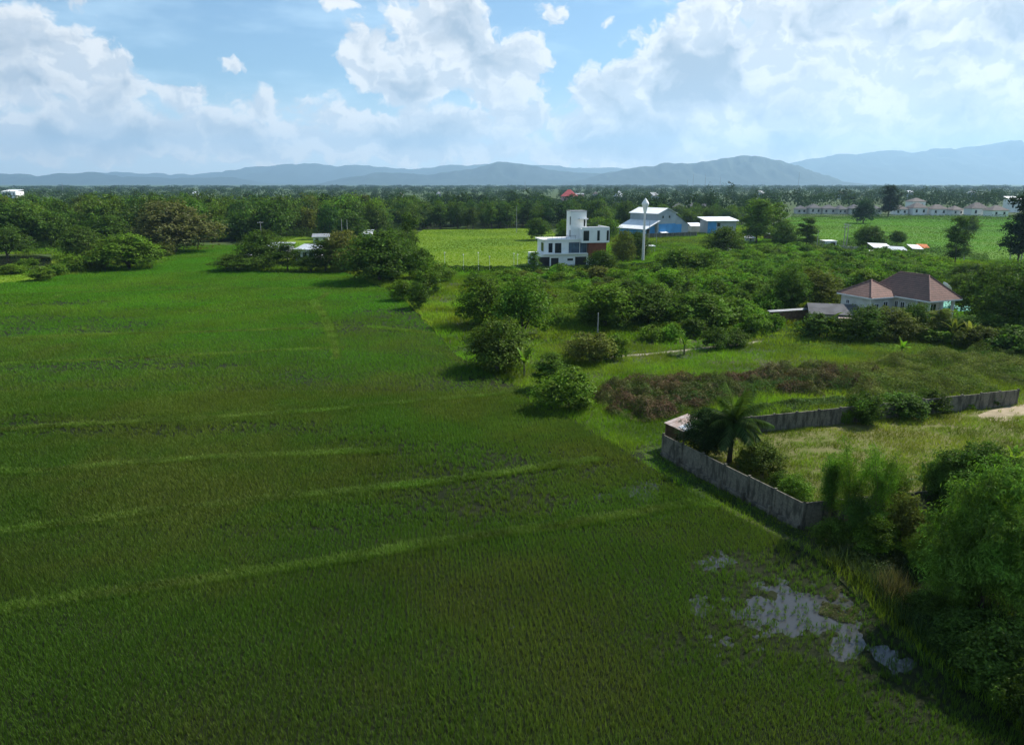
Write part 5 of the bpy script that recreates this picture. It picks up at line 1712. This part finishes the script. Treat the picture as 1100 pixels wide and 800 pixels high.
for a in (
    ('shrub0', 460, 316, 285, 28, 'shrub', 'leafy shrub below the left end of the hedge', 'shrub', MID),
    ('shrub1', 450, 332, 305, 20, 'shrub', 'small dark bush standing at the head of the grass strip', 'shrub', DARK),
    ('shrub2', 433, 323, 302, 22, 'shrub', 'small bush left of the grass strip head', 'shrub', MID),
    ('shrub3', 476, 303, 284, 22, 'shrub', 'dark shrub touching the hedge end', 'shrub', MID),
    ('shrub4', 31, 291, 278, 18, 'shrub', 'small bush on the near pond bank', 'shrub', MID),
    ('shrub0', 45, 302, 287, 22, 'shrub', 'bush at the corner of the pale field', 'shrub', MID),
    ('shrub1', 79, 292, 275, 28, 'shrub', 'bush right of the pond', 'shrub', MID),
    ('shrub2', 60, 296, 284, 20, 'shrub', 'low bush between pond and paddy', 'shrub', MID),
    ('shrub3', 104, 291, 278, 24, 'shrub', 'low bush left of the wide dark bush', 'shrub', OLIVE),
    ('shrub4', 112, 280, 262, 26, 'shrub', 'scrubby bush behind the wide dark bush', 'shrub', OLIVE),
    ('shrub0', 233, 259, 248, 20, 'shrub', 'bush at the far end of the bright strip', 'shrub', MID),
    ('shrub1', 248, 258, 249, 18, 'shrub', 'small bush right of the far strip end', 'shrub', MID),
    ('shrub2', 172, 276, 262, 22, 'shrub', 'bush at the foot of the flowering tree', 'shrub', OLIVE),
    ('shrub3', 12, 294, 284, 24, 'shrub', 'low bush at the left frame edge below the pond', 'shrub', MID),
):
    plant(*a, parts=SH)

# ------------------------------------------------------------------ the woods
FIELDS = [FIELD_A, FIELD_B, FIELD_C, FIELD_D, PADDY, ORCH]
rgw = np.random.default_rng(77)
NW = 0


def free(x, y):
    k = np.ones(x.shape, bool)
    for f in FIELDS:
        k &= ~in_poly([(p[0], p[1]) for p in f], x, y)
    return k


def cleared(px, py):
    """keep the open ground around buildings and roads"""
    k = np.zeros(px.shape, bool)
    for (a, b, c, d) in ((560, 640, 258, 300), (655, 800, 243, 300), (800, 1100, 256, 300), (50, 84, 238, 250), (262, 356, 272, 296), (332, 354, 252, 264), (845, 1100, 226, 258), (712, 765, 226, 236), (640, 676, 230, 238), (300, 322, 240, 252), (388, 402, 250, 258)):
        k |= (px > a) & (px < b) & (py > c) & (py < d)
    return k


def wood(pix, step, hr, wr, colors, name, label, group, keys, jit=.42):
    global NW
    P = gp(pix)
    x, y = scatter(P, step, rgw, jit, .35)
    k = in_view(x, y, 20) & free(x, y)
    px, py = proj(x, y)
    k &= ~cleared(px, py)
    for a, b in zip(x[k], y[k]):
        hh = RD.uniform(*hr)
        plant_at(keys[RD.randrange(len(keys))], (a, b, 0), hh, RD.uniform(*wr), name, label, 'tree', colors[RD.randrange(len(colors))], group, v=.22)
        NW += 1


FAR = ['far%d' % i for i in range(6)]
FT = ['fartall%d' % i for i in range(3)]
wood([(-40, 264), (60, 262), (160, 264), (230, 257), (272, 262), (360, 258), (440, 250), (446, 238), (-40, 238)], 10.3, (9, 17), (11, 16.5), [DARK, DARK, MID, OLIVE, BLUE], 'wood_tree', 'broadleaf tree of the dense wood beyond the rice on the left', 'trees of the left wood', FAR + FAR + FT)
wood([(446, 247), (595, 245.5), (640, 243), (640, 238), (446, 239)], 7.5, (9, 13), (7, 9.5), [DARK, DARK, BLUE], 'row_tree', 'dark tree of the row closing the yellow green field', 'trees behind the yellow green field', FT + FAR[:2])
wood([(640, 258), (680, 262), (700, 246), (800, 246), (805, 236), (640, 236)], 10, (6, 11), (7, 11), [DARK, MID, BLUE], 'yard_tree', 'dark tree around the factory yard', 'trees around the factory', FAR)
print('WOODS', NW)

# everything farther off reads as one mass: low crowns out to the plain's edge
def mass(name, r0, r1, label_seed, k0, keep):
    rgm = np.random.default_rng(label_seed)
    rr, th = [], []
    r = r0
    while r < r1:
        s = max(10.5, r / k0)
        n = int(1.66 * r / s)
        a = -.83 + 1.66 * (np.arange(n) + rgm.uniform(-.45, .45, n)) / n
        rr.append(r + rgm.uniform(-.45, .45, n) * s)
        th.append(a)
        r += s
    r, a = np.concatenate(rr), np.concatenate(th)
    x, y = r * np.sin(a), r * np.cos(a)
    px, py = proj(x, y)
    k = free(x, y) & ~cleared(px, py) & keep(x, y, px, py)
    gapn = NB.fbm(x / 160, y / 160, 3)
    k &= rgm.random(len(x)) < np.clip(gapn * 3.4 - .55, .35, 1)
    x, y, r, px = x[k], y[k], r[k], px[k]
    n = len(x)
    H = rgm.uniform(5.5, 13.5, n) * (1 + .7 * (NA.fbm(x / 90, y / 90, 3) - .5))
    H = np.where(px > 620, H * 1.25, H)
    H = np.where(rgm.random(n) < .05, H * rgm.uniform(1.2, 1.7, n), H)
    H = np.where(r > 1300, np.minimum(H * 1.0, 15), H)
    W = np.maximum(rgm.uniform(8, 19, n), r / 85)
    per = np.clip((90000 / r).astype(int), 55, 210)
    i = np.repeat(np.arange(n), per)
    # each crown: three overlapping lumps
    sub = rgm.integers(0, 3, len(i))
    off = rgm.normal(size=(n, 3, 2)) * .23
    d = rows(rgm.normal(size=(len(i), 3)) + np.array([0, 0, .35]))
    lump = off[i, sub]
    rad = np.stack([W[i] * .36, W[i] * .36, H[i] * .38], 1)
    C = np.stack([x[i] + lump[:, 0] * W[i], y[i] + lump[:, 1] * W[i], H[i] * (.60 - .1 * sub)], 1) + d * rad * rgm.uniform(.7, 1.05, len(i))[:, None]
    C[:, 2] = np.maximum(C[:, 2], .3)
    nn = rows(d + rgm.normal(size=d.shape) * .22 + np.array([0, 0, .3]))
    V, Q = leaves(C, nn, W[i] * .15, W[i] * .11, rgm)
    return tag(link(name, mesh_np(name, V, [Q], [M_mass])), kind='stuff')


M_mass = leaf_mat('distant_foliage', .15, .9, .2, .012, own=(.024, .050, .010, 1), own2=(.036, .064, .012, 1), gloss=0)
mass('distant_woods', 430, 5200, 5, 27, lambda x, y, px, py: (py < 238) & ~((px > 830) & (py > 226)))
tangle('scrub', [(60, 268), (160, 270), (228, 257), (276, 257), (360, 256), (442, 252), (446, 246), (360, 250), (272, 251), (230, 249), (160, 258), (60, 258)], 60000, .8, 4.5, 6, 60, .55, .55, M_greenb, 0.0)
tangle('scrub', [(85, 284), (120, 270), (165, 268), (165, 286), (120, 290)], 16000, .4, 2.2, 5, 61, .45, .5, M_greenb, 0.0)
tangle('scrub', [(-40, 272), (60, 272), (110, 266), (150, 264), (150, 258), (-40, 258)], 16000, .4, 2.4, 6, 62, .5, .5, M_greenb, 0.0)
tangle('scrub', [(856, 272), (930, 272), (1000, 276), (1062, 284), (1062, 276), (1000, 268), (925, 262), (870, 262)], 26000, .2, 2.4, 5, 63, .45, .5, M_greenb, 0.0)
tangle('scrub', [(850, 236), (1100, 238), (1100, 233), (850, 231.5)], 12000, .3, 2.2, 8, 64, .7, .5, M_greenb, 0.0)
tangle('scrub', [(655, 282), (700, 276), (800, 270), (800, 256), (700, 259), (655, 268)], 22000, .1, 1.8, 5, 65, .4, .5, M_greenb, 0.0)
tangle('tall_weeds', [(500, 300), (560, 296), (660, 298), (700, 302), (760, 330), (800, 345), (800, 362), (740, 364), (640, 355), (585, 352), (575, 330), (520, 318)], 130000, .1, 1.9, 6, 66, .34, .4, leaf_mat('yellow_weed', .35, .8, .4, .25, own=(.115, .175, .014, 1), own2=(.085, .165, .014, 1)), 0.03)
tangle('tall_weeds', [(815, 352), (860, 346), (905, 366), (1000, 374), (1090, 384), (1090, 392), (900, 385), (820, 372)], 30000, .1, .9, 4, 67, .26, .3, leaf_mat('green_weed', .35, .8, .4, .25, own=(.06, .14, .02, 1), own2=(.085, .15, .025, 1)), 0.03)
# ------------------------------------------------------------------ haze
hz = bpy.data.materials.new('haze')
hz.use_nodes = True
t = N(hz.node_tree)
pv = t.n('ShaderNodeVolumePrincipled', {'Color': (0.46, 0.74, 1.0), 'Density': 0.000074, 'Anisotropy': 0.3})
t.n('ShaderNodeOutputMaterial', {'Volume': pv})
hb = MB().box(-22000, 22000, -1500, 19500, -2.5, 1080).build('haze', hz)
hb['kind'] = 'stuff'

# unseen volume added above the haze, off to the right, to darken near paddy
rgc = np.random.default_rng(9)
nu, nv = 72, 40
uu, vv = np.meshgrid(np.arange(nu) / nu * 2 * np.pi, np.linspace(0, np.pi, nv), indexing='ij')
dd = np.stack([np.cos(uu) * np.sin(vv), np.sin(uu) * np.sin(vv), np.cos(vv)], -1)
bump = .86 + .28 * NA.fbm(3 * dd[..., 0] + 9 + dd[..., 2], 3 * dd[..., 1] + 9 - dd[..., 2], 4)
bump[:, 0], bump[:, -1] = .95, .95
PC = dd * bump[..., None] * np.array([98, 70, 42.0])
zc_ = 1500.0
off = SUNV * (zc_ / SUNV.z)
PC = PC + np.array([off.x - 52, off.y + 6, zc_])
I = np.arange(nu * nv).reshape(nu, nv)
J = np.roll(I, -1, 0)
Q = np.stack([I[:, :-1], I[:, 1:], J[:, 1:], J[:, :-1]], -1).reshape(-1, 4)
cm_ = bpy.data.materials.new('shade_cloud_volume')
cm_.use_nodes = True
t = N(cm_.node_tree)
t.n('ShaderNodeOutputMaterial', {'Volume': t.n('ShaderNodeVolumePrincipled', {'Color': (1, 1, 1), 'Density': 0.0046, 'Anisotropy': .3})})
tag(link('added_shade_cloud', mesh_np('added_shade_cloud', PC.reshape(-1, 3), [Q], [cm_], smooth=True)), kind='stuff')
